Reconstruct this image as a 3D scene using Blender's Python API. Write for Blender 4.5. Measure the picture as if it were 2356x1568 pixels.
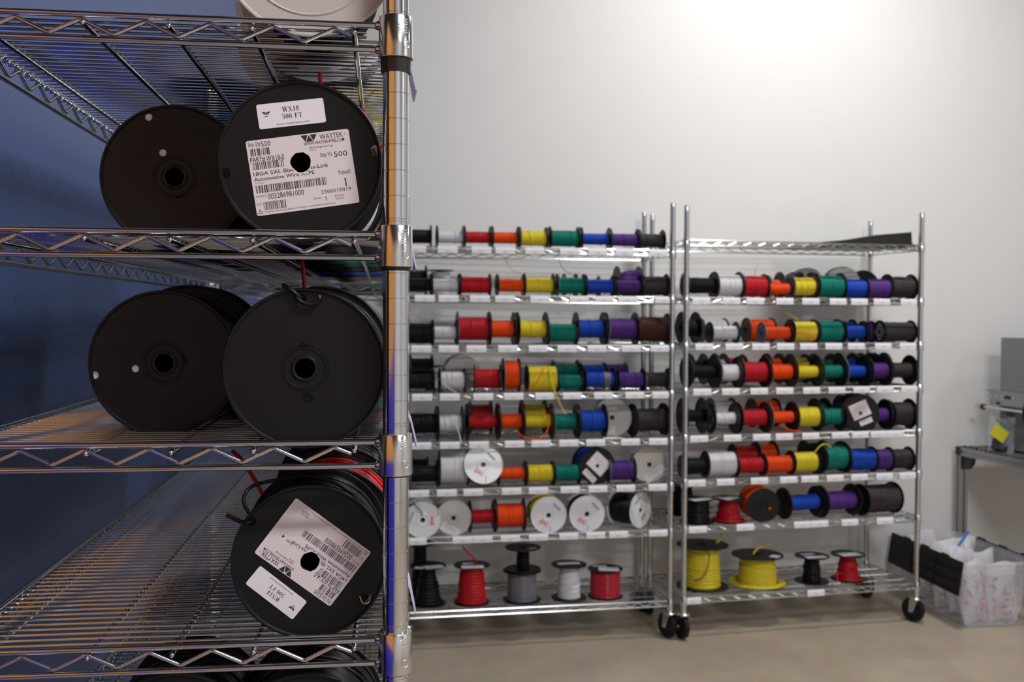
import bpy, math, random
from mathutils import Vector, Matrix
random.seed(7)
U = 0.0254          # everything below is written in inches
PI = math.pi
for o in list(bpy.data.objects): bpy.data.objects.remove(o)
SC = bpy.context.scene
COL = SC.collection
# ------------------------------------------------------------------ camera
CAM_H = 57.39
yaw, pitch, roll = 0.126, 0.026, 0.004
fwd = Vector((math.sin(yaw)*math.cos(pitch), math.cos(yaw)*math.cos(pitch), -math.sin(pitch)))
rgt = Vector((math.cos(yaw), -math.sin(yaw), 0)); up = rgt.cross(fwd)
r2 = rgt*math.cos(roll)+up*math.sin(roll); u2 = -rgt*math.sin(roll)+up*math.cos(roll)
cd = bpy.data.cameras.new('camera'); cam = bpy.data.objects.new('camera', cd); COL.objects.link(cam)
M = Matrix.Identity(4)
for i in range(3):
    M[i][0] = r2[i]; M[i][1] = u2[i]; M[i][2] = -fwd[i]
M[2][3] = CAM_H*U
cam.matrix_world = M
cd.sensor_width = 23.5; cd.lens = 2332.07/2356*23.5
cd.clip_start = 0.02; cd.clip_end = 60
cd.dof.use_dof = True; cd.dof.focus_distance = 41.0*U; cd.dof.aperture_fstop = 7.1
SC.camera = cam
# ------------------------------------------------------------------ light and exposure
SC.view_settings.view_transform = 'Standard'; SC.view_settings.look = 'None'
SC.view_settings.gamma = 1.0; SC.view_settings.use_curve_mapping = False
SC.view_settings.exposure = 0.0
wd = bpy.data.worlds.new('world'); SC.world = wd; wd.use_nodes = True
wd.node_tree.nodes['Background'].inputs[0].default_value = (0.8, 0.85, 1, 1)
wd.node_tree.nodes['Background'].inputs[1].default_value = 0.05
CEIL = 164.0
#            x    y    length width power  colour
LIGHTS = [( 84, 142, 34, 10, 71, (1.0, .985, .96), 'above the wheeled racks'),
          (205, 100, 48, 10, 14, (1.0, .985, .96), 'above the workbench end'),
          ( 68, -22, 48, 10, 146, (1.0, .97, .97), 'above the camera place'),
          ( 90,-118, 60, 10, 32, (1.0, .97, .97), 'added to brighten the front wall'),  # added lamp, washes the unseen front wall so the chrome mirrors it bright
          (224, -50, 10, 60, 42, (.97, .98, 1.0), 'added to brighten the right wall')]  # added lamp, lights the unseen right wall mirrored in the near post
def area(x, y, lx, ly, p, c, w):
    l = bpy.data.lights.new('fluorescent_lamp', 'AREA'); l.shape = 'RECTANGLE'
    l.size = lx*U; l.size_y = ly*U; l.energy = p; l.color = c
    o = bpy.data.objects.new('fluorescent_lamp', l); COL.objects.link(o)
    o.location = (x*U, y*U, (CEIL-3.2)*U)
    return o
LAMPS = [area(*a) for a in LIGHTS]
# ------------------------------------------------------------------ helpers
def lin(h):
    if isinstance(h, str):
        h = h.lstrip('#'); h = [int(h[i:i+2], 16)/255 for i in (0, 2, 4)]
        return tuple(c/12.92 if c <= .04045 else ((c+.055)/1.055)**2.4 for c in h)
    return h
MATS = {}
def mat(name, col, rough=.5, metal=0, vary=.12, scale=30, bump=0, spec=.5, trans=0, alpha=1, coat=0, aniso=None):
    if name in MATS: return MATS[name]
    m = bpy.data.materials.new(name); m.use_nodes = True
    nt = m.node_tree; b = nt.nodes['Principled BSDF']; c = lin(col)
    b.inputs['Roughness'].default_value = rough; b.inputs['Metallic'].default_value = metal
    b.inputs['Specular IOR Level'].default_value = spec
    b.inputs['Transmission Weight'].default_value = trans
    b.inputs['Alpha'].default_value = alpha
    b.inputs['Coat Weight'].default_value = coat
    tc = nt.nodes.new('ShaderNodeTexCoord'); n = nt.nodes.new('ShaderNodeTexNoise')
    n.inputs['Scale'].default_value = scale; n.inputs['Detail'].default_value = 4
    nt.links.new(tc.outputs['Object'], n.inputs['Vector'])
    mx = nt.nodes.new('ShaderNodeMix'); mx.data_type = 'RGBA'
    mx.inputs['A'].default_value = (*[v*(1-vary) for v in c], 1); mx.inputs['B'].default_value = (*[min(1, v*(1+vary)) for v in c], 1)
    nt.links.new(n.outputs['Fac'], mx.inputs['Factor']); nt.links.new(mx.outputs['Result'], b.inputs['Base Color'])
    if bump:
        bp = nt.nodes.new('ShaderNodeBump'); bp.inputs['Strength'].default_value = bump; bp.inputs['Distance'].default_value = .002
        nt.links.new(n.outputs['Fac'], bp.inputs['Height']); nt.links.new(bp.outputs['Normal'], b.inputs['Normal'])
    MATS[name] = m; return m
class MB:
    def __init__(s): s.v = []; s.f = []
    def add(s, v, f, M=None):
        k = len(s.v)
        s.v += [tuple(M @ Vector(p)) for p in v] if M is not None else [tuple(p) for p in v]
        s.f += [tuple(i+k for i in q) for q in f]; return s
    def box(s, x0, x1, y0, y1, z0, z1, M=None):
        v = [(x0,y0,z0),(x1,y0,z0),(x1,y1,z0),(x0,y1,z0),(x0,y0,z1),(x1,y0,z1),(x1,y1,z1),(x0,y1,z1)]
        f = [(0,3,2,1),(4,5,6,7),(0,1,5,4),(1,2,6,5),(2,3,7,6),(3,0,4,7)]
        return s.add(v, f, M)
    def tube(s, pts, r, n=8, cap=True, closed=False):
        pts = [Vector(p) for p in pts]; m = len(pts); k = len(s.v); prev = None; N = None
        for i, p in enumerate(pts):
            if closed: d = pts[(i+1) % m]-pts[i-1]
            else: d = (pts[min(i+1, m-1)]-pts[max(i-1, 0)])
            d.normalize()
            if N is None:
                a = Vector((0,0,1)) if abs(d.z) < .9 else Vector((1,0,0)); N = d.cross(a).normalized()
            else:
                N = (N-d*N.dot(d)).normalized()
            B = d.cross(N); rr = r[i] if isinstance(r, (list, tuple)) else r
            for j in range(n):
                a = 2*PI*j/n; s.v.append(tuple(p+(N*math.cos(a)+B*math.sin(a))*rr))
        for i in range(m if closed else m-1):
            a = k+i*n; b = k+((i+1) % m)*n
            for j in range(n): s.f.append((a+j, a+(j+1) % n, b+(j+1) % n, b+j))
        if cap and not closed:
            s.f.append(tuple(k+j for j in reversed(range(n)))); s.f.append(tuple(k+(m-1)*n+j for j in range(n)))
        return s
    def lathe(s, prof, n=32, axis='y', M=None, close=False):
        # prof: list of (a, r) along axis
        v = []; f = []; m = len(prof)
        for a, r in prof:
            for j in range(n):
                t = 2*PI*j/n; c, q = r*math.cos(t), r*math.sin(t)
                v.append((c, a, q) if axis == 'y' else ((c, q, a) if axis == 'z' else (a, c, q)))
        for i in range(m if close else m-1):
            i2 = (i+1) % m
            for j in range(n):
                q = (i*n+j, i*n+(j+1) % n, i2*n+(j+1) % n, i2*n+j)
                f.append(q if axis != 'y' else q[::-1])
        return s.add(v, f, M)
    def mesh(s, name, m, smooth=True, auto=40):
        me = bpy.data.meshes.new(name); me.from_pydata([tuple(c*U for c in p) for p in s.v], [], s.f); me.update()
        for x in (m if isinstance(m, (list, tuple)) else [m]): me.materials.append(x)
        if smooth:
            me.polygons.foreach_set('use_smooth', [True]*len(me.polygons))
            try: me.set_sharp_from_angle(angle=math.radians(auto))
            except Exception: pass
        return me
    def build(s, name, m, parent=None, loc=(0,0,0), rot=(0,0,0), smooth=True, kind=None, auto=40):
        return obj(name, s.mesh(name, m, smooth, auto), parent, loc, rot, kind)
def obj(name, me, parent=None, loc=(0,0,0), rot=(0,0,0), kind=None):
    o = bpy.data.objects.new(name, me); COL.objects.link(o)
    o.location = Vector(loc)*U; o.rotation_euler = rot
    if parent is not None: o.parent = parent
    if kind: o['kind'] = kind
    return o
def tag(o, label, cat, group=None):
    o['label'] = label; o['category'] = cat
    if group: o['group'] = group
    return o
def thing(name, label, cat, loc, rot=(0,0,0), group=None):
    o = obj(name, None, None, loc, rot); o.empty_display_size = .02
    return tag(o, label, cat, group)
def spline(pts, k=6):
    P = [Vector(p) for p in pts]; P = [P[0]*2-P[1]]+P+[P[-1]*2-P[-2]]; out = []
    for i in range(1, len(P)-2):
        a, b, c, d = P[i-1:i+3]
        for j in range(k):
            t = j/k
            out.append(.5*((2*b)+(c-a)*t+(2*a-5*b+4*c-d)*t*t+(3*b-a-3*c+d)*t**3))
    out.append(P[-2]); return out
DG = None
def curve_geo(cu):
    o = bpy.data.objects.new('tmp_shape', cu); COL.objects.link(o)
    bpy.context.view_layer.update()
    me = bpy.data.meshes.new_from_object(o.evaluated_get(bpy.context.evaluated_depsgraph_get()))
    v = [tuple(p.co) for p in me.vertices]; f = [tuple(p.vertices) for p in me.polygons]
    bpy.data.objects.remove(o); bpy.data.curves.remove(cu); bpy.data.meshes.remove(me)
    return v, f
def filled(loops, depth=0):
    """2D outline with holes -> verts, faces (xy plane, z = depth extent)"""
    cu = bpy.data.curves.new('tmp_shape', 'CURVE'); cu.dimensions = '2D'; cu.fill_mode = 'BOTH'; cu.extrude = depth/2
    for L in loops:
        sp = cu.splines.new('POLY'); sp.points.add(len(L)-1)
        for p, q in zip(sp.points, L): p.co = (q[0], q[1], 0, 1)
        sp.use_cyclic_u = True
    return curve_geo(cu)
def text_geo(s, cap, width=None, x0=0, y0=0, shear=0, offset=0):
    """built-in sans letters as flat polygons, baseline-left at x0,y0"""
    cu = bpy.data.curves.new('tmp_text', 'FONT'); cu.body = s; cu.size = 1; cu.offset = offset; cu.resolution_u = 2; cu.shear = shear
    v, f = curve_geo(cu)
    if not v: return [], []
    xa = min(p[0] for p in v); xb = max(p[0] for p in v)
    k = cap/.69; kx = k if width is None else width/(xb-xa)
    return [(x0+(p[0]-xa)*kx, y0+p[1]*k, 0) for p in v], f
def circ(r, n=32, x=0, y=0, ph=0): return [(x+r*math.cos(2*PI*i/n+ph), y+r*math.sin(2*PI*i/n+ph)) for i in range(n)]
def rrect(w, h, r, n=5, x=0, y=0):
    out = []
    for cx, cy, a in ((w/2-r, h/2-r, 0), (-w/2+r, h/2-r, 90), (-w/2+r, -h/2+r, 180), (w/2-r, -h/2+r, 270)):
        for i in range(n+1):
            t = math.radians(a+90*i/n); out.append((x+cx+r*math.cos(t), y+cy+r*math.sin(t)))
    return out
XZ = Matrix(((1,0,0,0),(0,0,-1,0),(0,1,0,0),(0,0,0,1)))   # flat xy drawing -> standing plate that faces -Y
# ------------------------------------------------------------------ materials
chrome = mat('chrome_plate', (.72,.735,.75), .13, 1, .04, 60)
wire_chrome = mat('shelf_wire_chrome', (.54,.56,.59), .15, 1, .05, 60)
chrome_far = mat('zinc_chrome_plate', (.66,.68,.68), .22, 1, .05, 40)
sleeve_m = mat('satin_sleeve_metal', (.70,.70,.70), .2, 1, .05, 80)
blk = mat('black_spool_plastic', (.0075,.0072,.0085), .42, 0, .2, 25, spec=.3)
blk_dull = mat('black_worn_plastic', (.016,.0155,.016), .55, 0, .3, 14, spec=.3)
greyface = mat('grey_spool_plastic', (.12,.12,.125), .5, 0, .15, 14)
ring_m = mat('black_rubber_ring', (.012,.012,.013), .35)
paper = mat('white_label_paper', (.76,.705,.725), .55, 0, .05, 9, .15)
paper_b = mat('cool_white_paper', (.82,.81,.87), .5, 0, .04, 12)
ink = mat('black_print', (.02,.02,.025), .6)
ink_g = mat('grey_print', (.16,.16,.18), .6)
ink_f = mat('faint_print', (.36,.36,.40), .6)
ink_r = mat('red_print', lin('#d8352c'), .6)
lav = mat('lavender_tag_plastic', (.62,.56,.82), .35)
white_reel = mat('white_reel_plastic', (.74,.75,.80), .35, 0, .05, 6)
clear_reel = mat('clear_grey_reel_plastic', (.52,.52,.50), .22, 0, .06, 6, coat=.3)
cream_reel = mat('off_white_reel_plastic', (.52,.50,.48), .3, 0, .05, 5, coat=.3)
copper = mat('copper_strand', lin('#c47a50'), .3, 1)
WIRE = {k: mat(n+'_wire_insulation', lin(c), r, 0, .10, 45, spec=.28) for k, n, c, r in (
    ('k','black','#121418',.4), ('w','white','#dcdbe2',.4), ('r','red','#bc1e2a',.4), ('o','orange','#ea4f16',.42), ('y','yellow','#dfcd36',.42),
    ('t','teal','#067a6c',.42), ('b','blue','#1748b4',.42), ('p','purple','#553080',.42), ('g','charcoal','#3c3638',.45), ('n','brown','#4c2a20',.45),
    ('d','dark_blue','#101c4c',.4), ('s','clear_grey','#77767f',.15), ('R','clear_red','#b8303c',.15))}
CNAME = {'k':'black','w':'white','r':'red','o':'orange','y':'yellow','t':'teal green','b':'blue','p':'purple','g':'charcoal','n':'brown','d':'dark blue','s':'clear grey','R':'glossy red'}
# ------------------------------------------------------------------ room shell (setting)
def structure(name, bm, m, **k):
    o = bm.build(name, m, smooth=False, **k); o['kind'] = 'structure'; return o
def floor_material():
    m = mat('polished_concrete', (.48,.40,.305), .38, 0, .22, 3.2, .03)
    nt = m.node_tree; b = nt.nodes['Principled BSDF']
    n = nt.nodes.new('ShaderNodeTexNoise'); n.inputs['Scale'].default_value = 120; n.inputs['Detail'].default_value = 6
    mx = nt.nodes.new('ShaderNodeMix'); mx.data_type = 'RGBA'; mx.blend_type = 'MULTIPLY'; mx.inputs['Factor'].default_value = .35
    src = b.inputs['Base Color'].links[0].from_socket
    nt.links.new(src, mx.inputs['A']); nt.links.new(n.outputs['Color'], mx.inputs['B']); nt.links.new(mx.outputs['Result'], b.inputs['Base Color'])
    return m
wall_w = mat('white_wall_paint', (.78,.78,.775), .6, 0, .02, 4, .04)
wall_b = mat('blue_wall_paint', (.058,.098,.25), .55, 0, .05, 9, .08)
ceil_m = mat('dark_ceiling', (.07,.07,.075), .8)
structure('floor', MB().box(-130, 262, -172, 224, -4, 0), floor_material())
structure('ceiling', MB().box(-130, 262, -172, 224, CEIL, CEIL+4), ceil_m)
WA = .08
def back_wall():
    b = MB(); c, s = math.cos(WA), math.sin(WA)
    Mx = Matrix.Translation((50, 194.2, 0)) @ Matrix.Rotation(WA, 4, 'Z')
    b.box(-78, 222, 0, 5, 0, CEIL, Mx); return b
structure('wall_back', back_wall(), wall_w)
structure('wall_left', MB().box(-25, -20, 44, 191, 0, CEIL), wall_b)
structure('wall_right', MB().box(258, 262, -172, 224, 0, CEIL), wall_w)
structure('wall_front', MB().box(-130, 262, -176, -172, 0, CEIL), mat('pale_front_wall', (.74,.74,.74), .7))
structure('wall_side', MB().box(-134, -130, -172, 224, 0, CEIL), mat('dim_side_wall', (.10,.10,.12), .7))
for x, y, lx, ly, p, c, w in LIGHTS:
    t = thing('ceiling_light', 'long white ceiling lamp %s' % w, 'light', (x, y, CEIL-3), group='ceiling fluorescents')
    MB().box(-lx/2-1.5, lx/2+1.5, -ly/2-1.5, ly/2+1.5, 0, 3).build('housing', mat('white_enamel', (.8,.8,.8), .4), t, smooth=False)
# ------------------------------------------------------------------ wire racks
def post_mesh(h, r, n, m, groove=True, z0=0):
    prof = [(z0, 0), (z0, r*.96), (z0+.05, r)]
    if groove:
        z = z0+1.0; i = 0
        while z < h-.4:
            g = [z] if i % 8 != 3 else [z, z+.11]
            for q in g: prof += [(q-.022, r), (q-.008, r-.03), (q+.008, r-.03), (q+.022, r)]
            z += 1; i += 1
    prof += [(h-.1, r), (h, r*.9), (h, 0)]
    return MB().lathe(prof, n, 'z').mesh('post', m)
def zigzag(a, b, ztop, zbot, pitch, phase=0):
    """bent truss wire between two rail points (lists x,y)"""
    a = Vector((*a, 0)); b = Vector((*b, 0)); L = (b-a).length; d = (b-a)/L; n = max(2, round(L/(pitch/2)))
    pts = []
    for i in range(n+1):
        z = ztop if (i+phase) % 2 == 0 else zbot
        for e in (-.13, .13):
            t = min(max(i*L/n+e, 0), L); zz = z-(.02 if z == ztop else -.02)
            p = a+d*t; pts.append((p.x, p.y, zz))
    return pts
def make_rack(name, label, pos, rz, W, D, heights, post_h, lift, deck, post_m, rail_m, detail, group=None, casters=True, rods=None, sleeve_rings=None):
    """origin: right front post centre on the floor; x to the left is negative, y goes back"""
    t = thing(name, label, 'rack', (*pos, 0), (0, 0, rz), group)
    R = .5; seg = 40 if detail else 10
    pm = post_mesh(post_h, R, seg, post_m, True, lift)
    for x, y in ((0,0), (-W,0), (-W,D), (0,D)): obj('post', pm, t, (x, y, 0))
    n = 12 if detail else 6; rr = .125 if detail else .14; g = .93
    b = MB()
    for z in (0, -g):
        for p, q in (((-W+.62,0), (-.62,0)), ((-W+.62,D), (-.62,D)), ((-W,.62), (-W,D-.62)), ((0,.62), (0,D-.62))):
            b.tube([(*p, z), (*q, z)], rr, n)
            if detail and z > -5:
                for e, o in ((p, q), (q, p)):
                    e3 = Vector((*e, z)); d = (Vector((*o, z))-e3).normalized()
                    b.tube([e3-d*.10, e3-d*.02, e3+d*.08, e3+d*.16, e3+d*.2], [.22, .22, .19, .16, .12], n)
    rails = b.mesh('shelf', rail_m)
    trs = []
    tw = .085 if detail else .09
    for p, q, ph in (((-W+.9,0), (-1.55,0), 0), ((-W+.9,D), (-.9,D), 0), ((-W,.9), (-W,D-.9), 0), ((0,.9), (0,D-.9), 0)):
        yoff = 0
        trs.append(MB().tube(zigzag(p, q, -rr-tw*.9, -g+rr+tw*.9, 2.72 if detail else 2.9, ph), tw, n if detail else 5).mesh('truss_wire', rail_m))
    if detail:
        zt, zb = -rr-tw*.9, -g+rr+tw*.9; x = -2.37; k = 0; pts = [(-1.72, 0, zt-.26)]
        while x > -W+.9:
            z, q = (zt, 1) if k % 2 == 0 else (zb, -1)
            pts += [(x+e, 0, z-q*c) for e, c in ((.14, .052), (.07, .018), (0, .006), (-.07, .018), (-.14, .052))]; x -= 1.18; k += 1
        trs[0] = MB().tube(pts, tw, n).mesh('truss_wire', rail_m)
    wz = -.15; rz_ = wz-.06-.11
    rodx = rods if rods else [-W*.2, -W*.4, -W*.6, -W*.8]
    pitch = .7
    wire1 = wire2 = rod1 = deck_me = None
    if deck == 'x':                                   # thin wires run along x (short rack depth), rods along y
        wire1 = MB().tube([(-W-.13,0,0), (.13,0,0)], .06, 8).mesh('shelf_wire', rail_m)
        wire2 = MB().tube([(-W+1.3,0,0), (-1.15,0,0)], .06, 8).mesh('shelf_wire', rail_m)
        rod1 = MB().tube([(0,-.13,0), (0,-.11,0), (0,-.06,0), (0,D+.06,0), (0,D+.11,0), (0,D+.13,0)], [.03, .08, .11, .11, .08, .03], 10).mesh('support_rod', rail_m)
        nw = int((D-.9)/pitch)+1
    def joined(i0):
        b = MB()
        if deck == 'x':
            for i in range(i0, nw):
                y = .5+pitch*i; b.tube([(-W-.13,y,wz), (.13,y,wz)], .06, 4, False)
            if i0 == 0:
                for x in rodx: b.tube([(x,-.1,rz_), (x,D+.1,rz_)], .11, 5)
        else:
            k = int((W-.9)/pitch)+1
            for i in range(k):
                x = -.5-pitch*i; b.tube([(x,-.13,wz), (x,D+.13,wz)], .06, 4, False)
            for y in (D*.25, D*.5, D*.75): b.tube([(-W,y,rz_), (0,y,rz_)], .11, 5)
        return b.mesh('wire_deck', rail_m)
    sv = MB().lathe([(.33,.5), (.33,.63), (.30,.655), (-.9,.67), (-1.27,.68), (-1.29,.66), (-1.29,.5)], 48 if detail else 12, 'z').mesh('corner_sleeve', sleeve_m if detail else rail_m)
    for si, h in enumerate(heights):
        s = obj('shelf', rails, t, (0, 0, h))
        for me in trs: obj('truss_wire', me, s)
        for x, y in ((0,0), (-W,0), (-W,D), (0,D)):
            c = obj('corner_sleeve', sv, s, (x, y, 0))
            if (x, y) == (0, 0) and detail:
                L = sleeve_rings[si] if sleeve_rings else .1
                rg = MB().lathe([(-1.29,.5), (-1.29,.6), (-1.29-L,.585), (-1.29-L,.5)], 48, 'z').build('split_ring', ring_m, s, (x, y, 0))
                rg['label'] = 'black plastic ring under the sleeve'
        if detail and si < 4:
            for i in range(72):
                y = .5+pitch*i
                obj('shelf_wire', wire2 if i < 2 else wire1, s, (0, y, wz))
            for x in rodx: obj('support_rod', rod1, s, (x, 0, rz_))
            if nw > 72:
                deck_me = deck_me or joined(72)
                obj('wire_deck', deck_me, s)['kind'] = 'stuff'
        else:
            key = name+'_deck'
            if key not in MESHES: MESHES[key] = joined(0)
            obj('wire_deck', MESHES[key], s)['kind'] = 'stuff'
    if casters:
        stem = MB().lathe([(4.9,0), (4.9,.55), (5.6,.55), (5.6,.0)], 14, 'z')
        fork = MB()
        fork.lathe([(4.35,0), (4.35,1.15), (4.6,1.3), (4.75,1.2), (4.9,.7), (4.95,0)], 16, 'z')
        for sx in (-.85, .73):
            v = [(sx,-.9,4.5), (sx+.12,-.9,4.5), (sx+.12,.9,4.5), (sx,.9,4.5), (sx,.2,1.9), (sx+.12,.2,1.9), (sx+.12,1.1,1.9), (sx,1.1,1.9)]
            fork.add(v, [(0,1,2,3), (4,7,6,5), (0,4,5,1), (1,5,6,2), (2,6,7,3), (3,7,4,0)])
        fork.tube([(-1.0,.65,2.3), (1.0,.65,2.3)], .28, 10)
        wheel = MB().lathe([(-.55,0), (-.55,1.1), (-.42,1.3), (-.5,1.5), (-.55,2.0), (-.35,2.27), (0,2.3), (.35,2.27), (.55,2.0), (.5,1.5), (.42,1.3), (.55,1.1), (.55,0)], 32, 'x')
        fm = fork.mesh('caster', chrome_far); wm = wheel.mesh('wheel', blk)
        sm = stem.mesh('stem', chrome_far)
        for (x, y), a in (((0,0), .35), ((-W,0), .12), ((-W,D), 2.9), ((0,D), -1.1)):
            c = obj('caster', fm, t, (x, y, 0), (0, 0, a))
            w = obj('wheel', wm, c, (0, .65, 2.3)); obj('stem', sm, c)
    return t
MESHES = {}
FGX, FGY, FGW, FGD = .466, 40.3, 17.13, 60.5
FGH = [68.66, 60.53, 52.34, 44.48, 36.4, 28.3, 8]
fg_rack = make_rack('wire_rack', 'tall chrome wire rack in the near left, its bright grooved post nearest the camera', (FGX, FGY), 0, FGW, FGD, FGH, 79, 1.0, 'x', chrome, wire_chrome, True,
    casters=False, rods=[-15.75, -11.75, -8.6, -5.52, -1.62], sleeve_rings=[.55, .15, .06, .05, .05, .05, .05])
# stamped marks on the four front sleeves of the near post
def stamp():
    b = MB(); R = .672
    def on(ph, z, e=.006): return (math.sin(ph)*(R+e), -math.cos(ph)*(R+e), z)
    pts = [on(.62+.22*math.cos(a), -.83+.15*math.sin(a)) for a in [2*PI*i/24 for i in range(24)]]
    b.tube(pts, .011, 5, closed=True)
    for s, ph0, z, cap, w in (('N', .47, -.85, .1, .09), ('S', .59, -.88, .1, .08), ('F', .70, -.9, .1, .08)):
        v, f = text_geo(s, cap, w); b.add([on(ph0+p[0]/R, z+p[1], .012) for p in v], f)
    rr = random.Random(3)
    for k, z in enumerate((.1, .0, -.09, -.2, -.3, -.4)):
        ph = .12+(.2 if k < 2 else 0)
        while ph < .72:
            w = rr.uniform(.02, .06); q = [on(ph, z), on(ph+w, z), on(ph+w, z+.05), on(ph, z+.05)]
            b.add(q, [(0,1,2,3)]); ph += w+rr.uniform(.015, .05)
    return b.mesh('stamped_mark', mat('bright_stamp_metal', (.85,.85,.85), .3, 1))
stamp_me = stamp()
for o in [c for c in fg_rack.children if c.name.startswith('shelf')][:4]:
    obj('stamped_mark', stamp_me, o)
second = make_rack('wire_rack', 'farther chrome wire rack against the blue wall, seen through the near rack', (FGX, 103), 0, FGW, FGD-3, [69, 60.5, 52.3, 44.2, 36, 8], 79, 1.0, 'x', chrome_far, chrome_far, False, casters=False)
HA = [68.34, 60.08, 51.58, 43.39, 35.18, 27.06, 18.94, 6.24]
HB = [70.09, 60.01, 51.88, 43.89, 35.62, 27.79, 19.52, 6.86]
RA = (50.466, 173.884, .049); RB = (99.155, 177.774, .104); RW, RD = 46.7, 16.7
rack_a = make_rack('wheeled_wire_rack', 'wheeled chrome wire rack right of the near post, eight shelves of wire spools', RA[:2], RA[2], RW, RD, [h+.47 for h in HA], 77.1, 5.2, 'y', chrome_far, chrome_far, False)
rack_b = make_rack('wheeled_wire_rack', 'wheeled chrome wire rack beside the clear tote, with a bare top shelf', RB[:2], RB[2], RW, RD, [h+.47 for h in HB], 76.6, 5.2, 'y', chrome_far, chrome_far, False)
def on_rack(rk, u, v, z=0):
    c, s = math.cos(rk[2]), math.sin(rk[2])
    return (rk[0]+u*c-v*s, rk[1]+u*s+v*c, z)
# ------------------------------------------------------------------ spools of wire
def flange_mesh(R, m, kind='plain', n=30):
    key = ('fl', round(R, 1), m.name, kind)
    if key not in MESHES:
        R = round(R, 1); t = .11; h = .42 if R > 1.5 else .3
        prof = [(t/2, h), (t/2, R-.12), (t/2+.03, R-.05), (t/2, R), (-t/2, R), (-t/2-.05, R-.02), (-t/2-.05, R-.14), (-t/2, R-.18), (-t/2, 1.12), (-t/2-.06, 1.05), (-t/2-.06, .9), (-t/2+.02, .84), (-t/2+.02, .55), (-t/2-.05, .5), (-t/2-.05, h), (t/2, h)]
        if R < 1.6: prof = [(t/2, h), (t/2, R), (-t/2, R), (-t/2-.03, R-.1), (-t/2, R-.2), (-t/2, h), (t/2, h)]
        MESHES[key] = MB().lathe(prof, n).mesh('flange', m)
    return MESHES[key]
def winding_mesh(L, Rw, m, seed=0, taper=0, loops=0, n=28, pitch=.17, hub=None):
    key = ('wd', round(L, 1), round(Rw, 1), m.name, seed % 3, taper, loops, n)
    if key not in MESHES:
        L = max(round(L, 1), .4); Rw = max(round(Rw, 1), .5); rn = random.Random(seed % 3+11)
        k = max(3, int(L/pitch)); prof = [(-L/2, .42)]
        for i in range(k):
            a = -L/2+L*(i+.5)/k; rj = Rw*(1+taper*(a/L))+rn.uniform(-.02, .03)
            w = L/k
            prof += [(a-w*.5, rj-.07), (a-w*.25, rj-.012), (a, rj), (a+w*.25, rj-.012)]
        prof += [(L/2, Rw-.07), (L/2, .42)]
        b = MB().lathe(prof, n)
        for j in range(loops):
            c = rn.uniform(-.3, .3)*L; tl = rn.uniform(-.22, .22)*L; ph = rn.uniform(0, 6)
            pts = []
            for i in range(20):
                a = 2*PI*i/20; rr = Rw+.045+.02*math.sin(3*a)
                pts.append((rr*math.cos(a), c+tl*math.sin(a+ph)*.5, rr*math.sin(a)))
            b.tube(pts, .055, 5, closed=True)
        MESHES[key] = b.mesh('winding', m, True, 60)
    return MESHES[key]
ORD = ['top', 'second', 'third', 'fourth', 'fifth', 'sixth', 'seventh', 'bottom']
def shelfname(s): return ORD[s-1]+(' shelf' if s in (1, 8) else ' shelf down')
def spool(label, group, loc, rot, D, L, Dw, colour, flange=None, name='wire_spool', stand='side', seed=0, taper=0, loops=1, L_off=0, face=None):
    """axis along local -Y (front) ; stand 'side' rests on the flange rims, 'end' stands on a flange"""
    t = thing(name, label, 'spool', loc, rot, group)
    fm = flange or blk
    z = D/2 if stand == 'side' else 0
    y = 0 if stand == 'side' else -L/2
    a = obj('flange', flange_mesh(D/2, face or fm), t, (0, y-L/2+.06, z))
    if face: a['label'] = 'grey-faced flange'
    obj('flange', flange_mesh(D/2, fm), t, (0, y+L/2-.06, z), (0, 0, PI))
    obj('winding', winding_mesh(L-.26, min(Dw, D-.12)/2, WIRE[colour], seed, taper, loops), t, (0, y, z))
    return t
def plate(parent, name, m, w, h, x, z, y, rot=0, r=.06, hole=None, depth=.01):
    """thin paper label on the front face (local x,z ; y = face plane)"""
    Ls = [rrect(w, h, r)]
    if hole: Ls.append([(p[0], p[1]) for p in hole])
    v, f = filled(Ls, depth)
    o = MB().add(v, f, XZ).build(name, m, parent, (x, y, z), smooth=False)
    o.rotation_euler = (0, -rot, 0)
    return o
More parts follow.
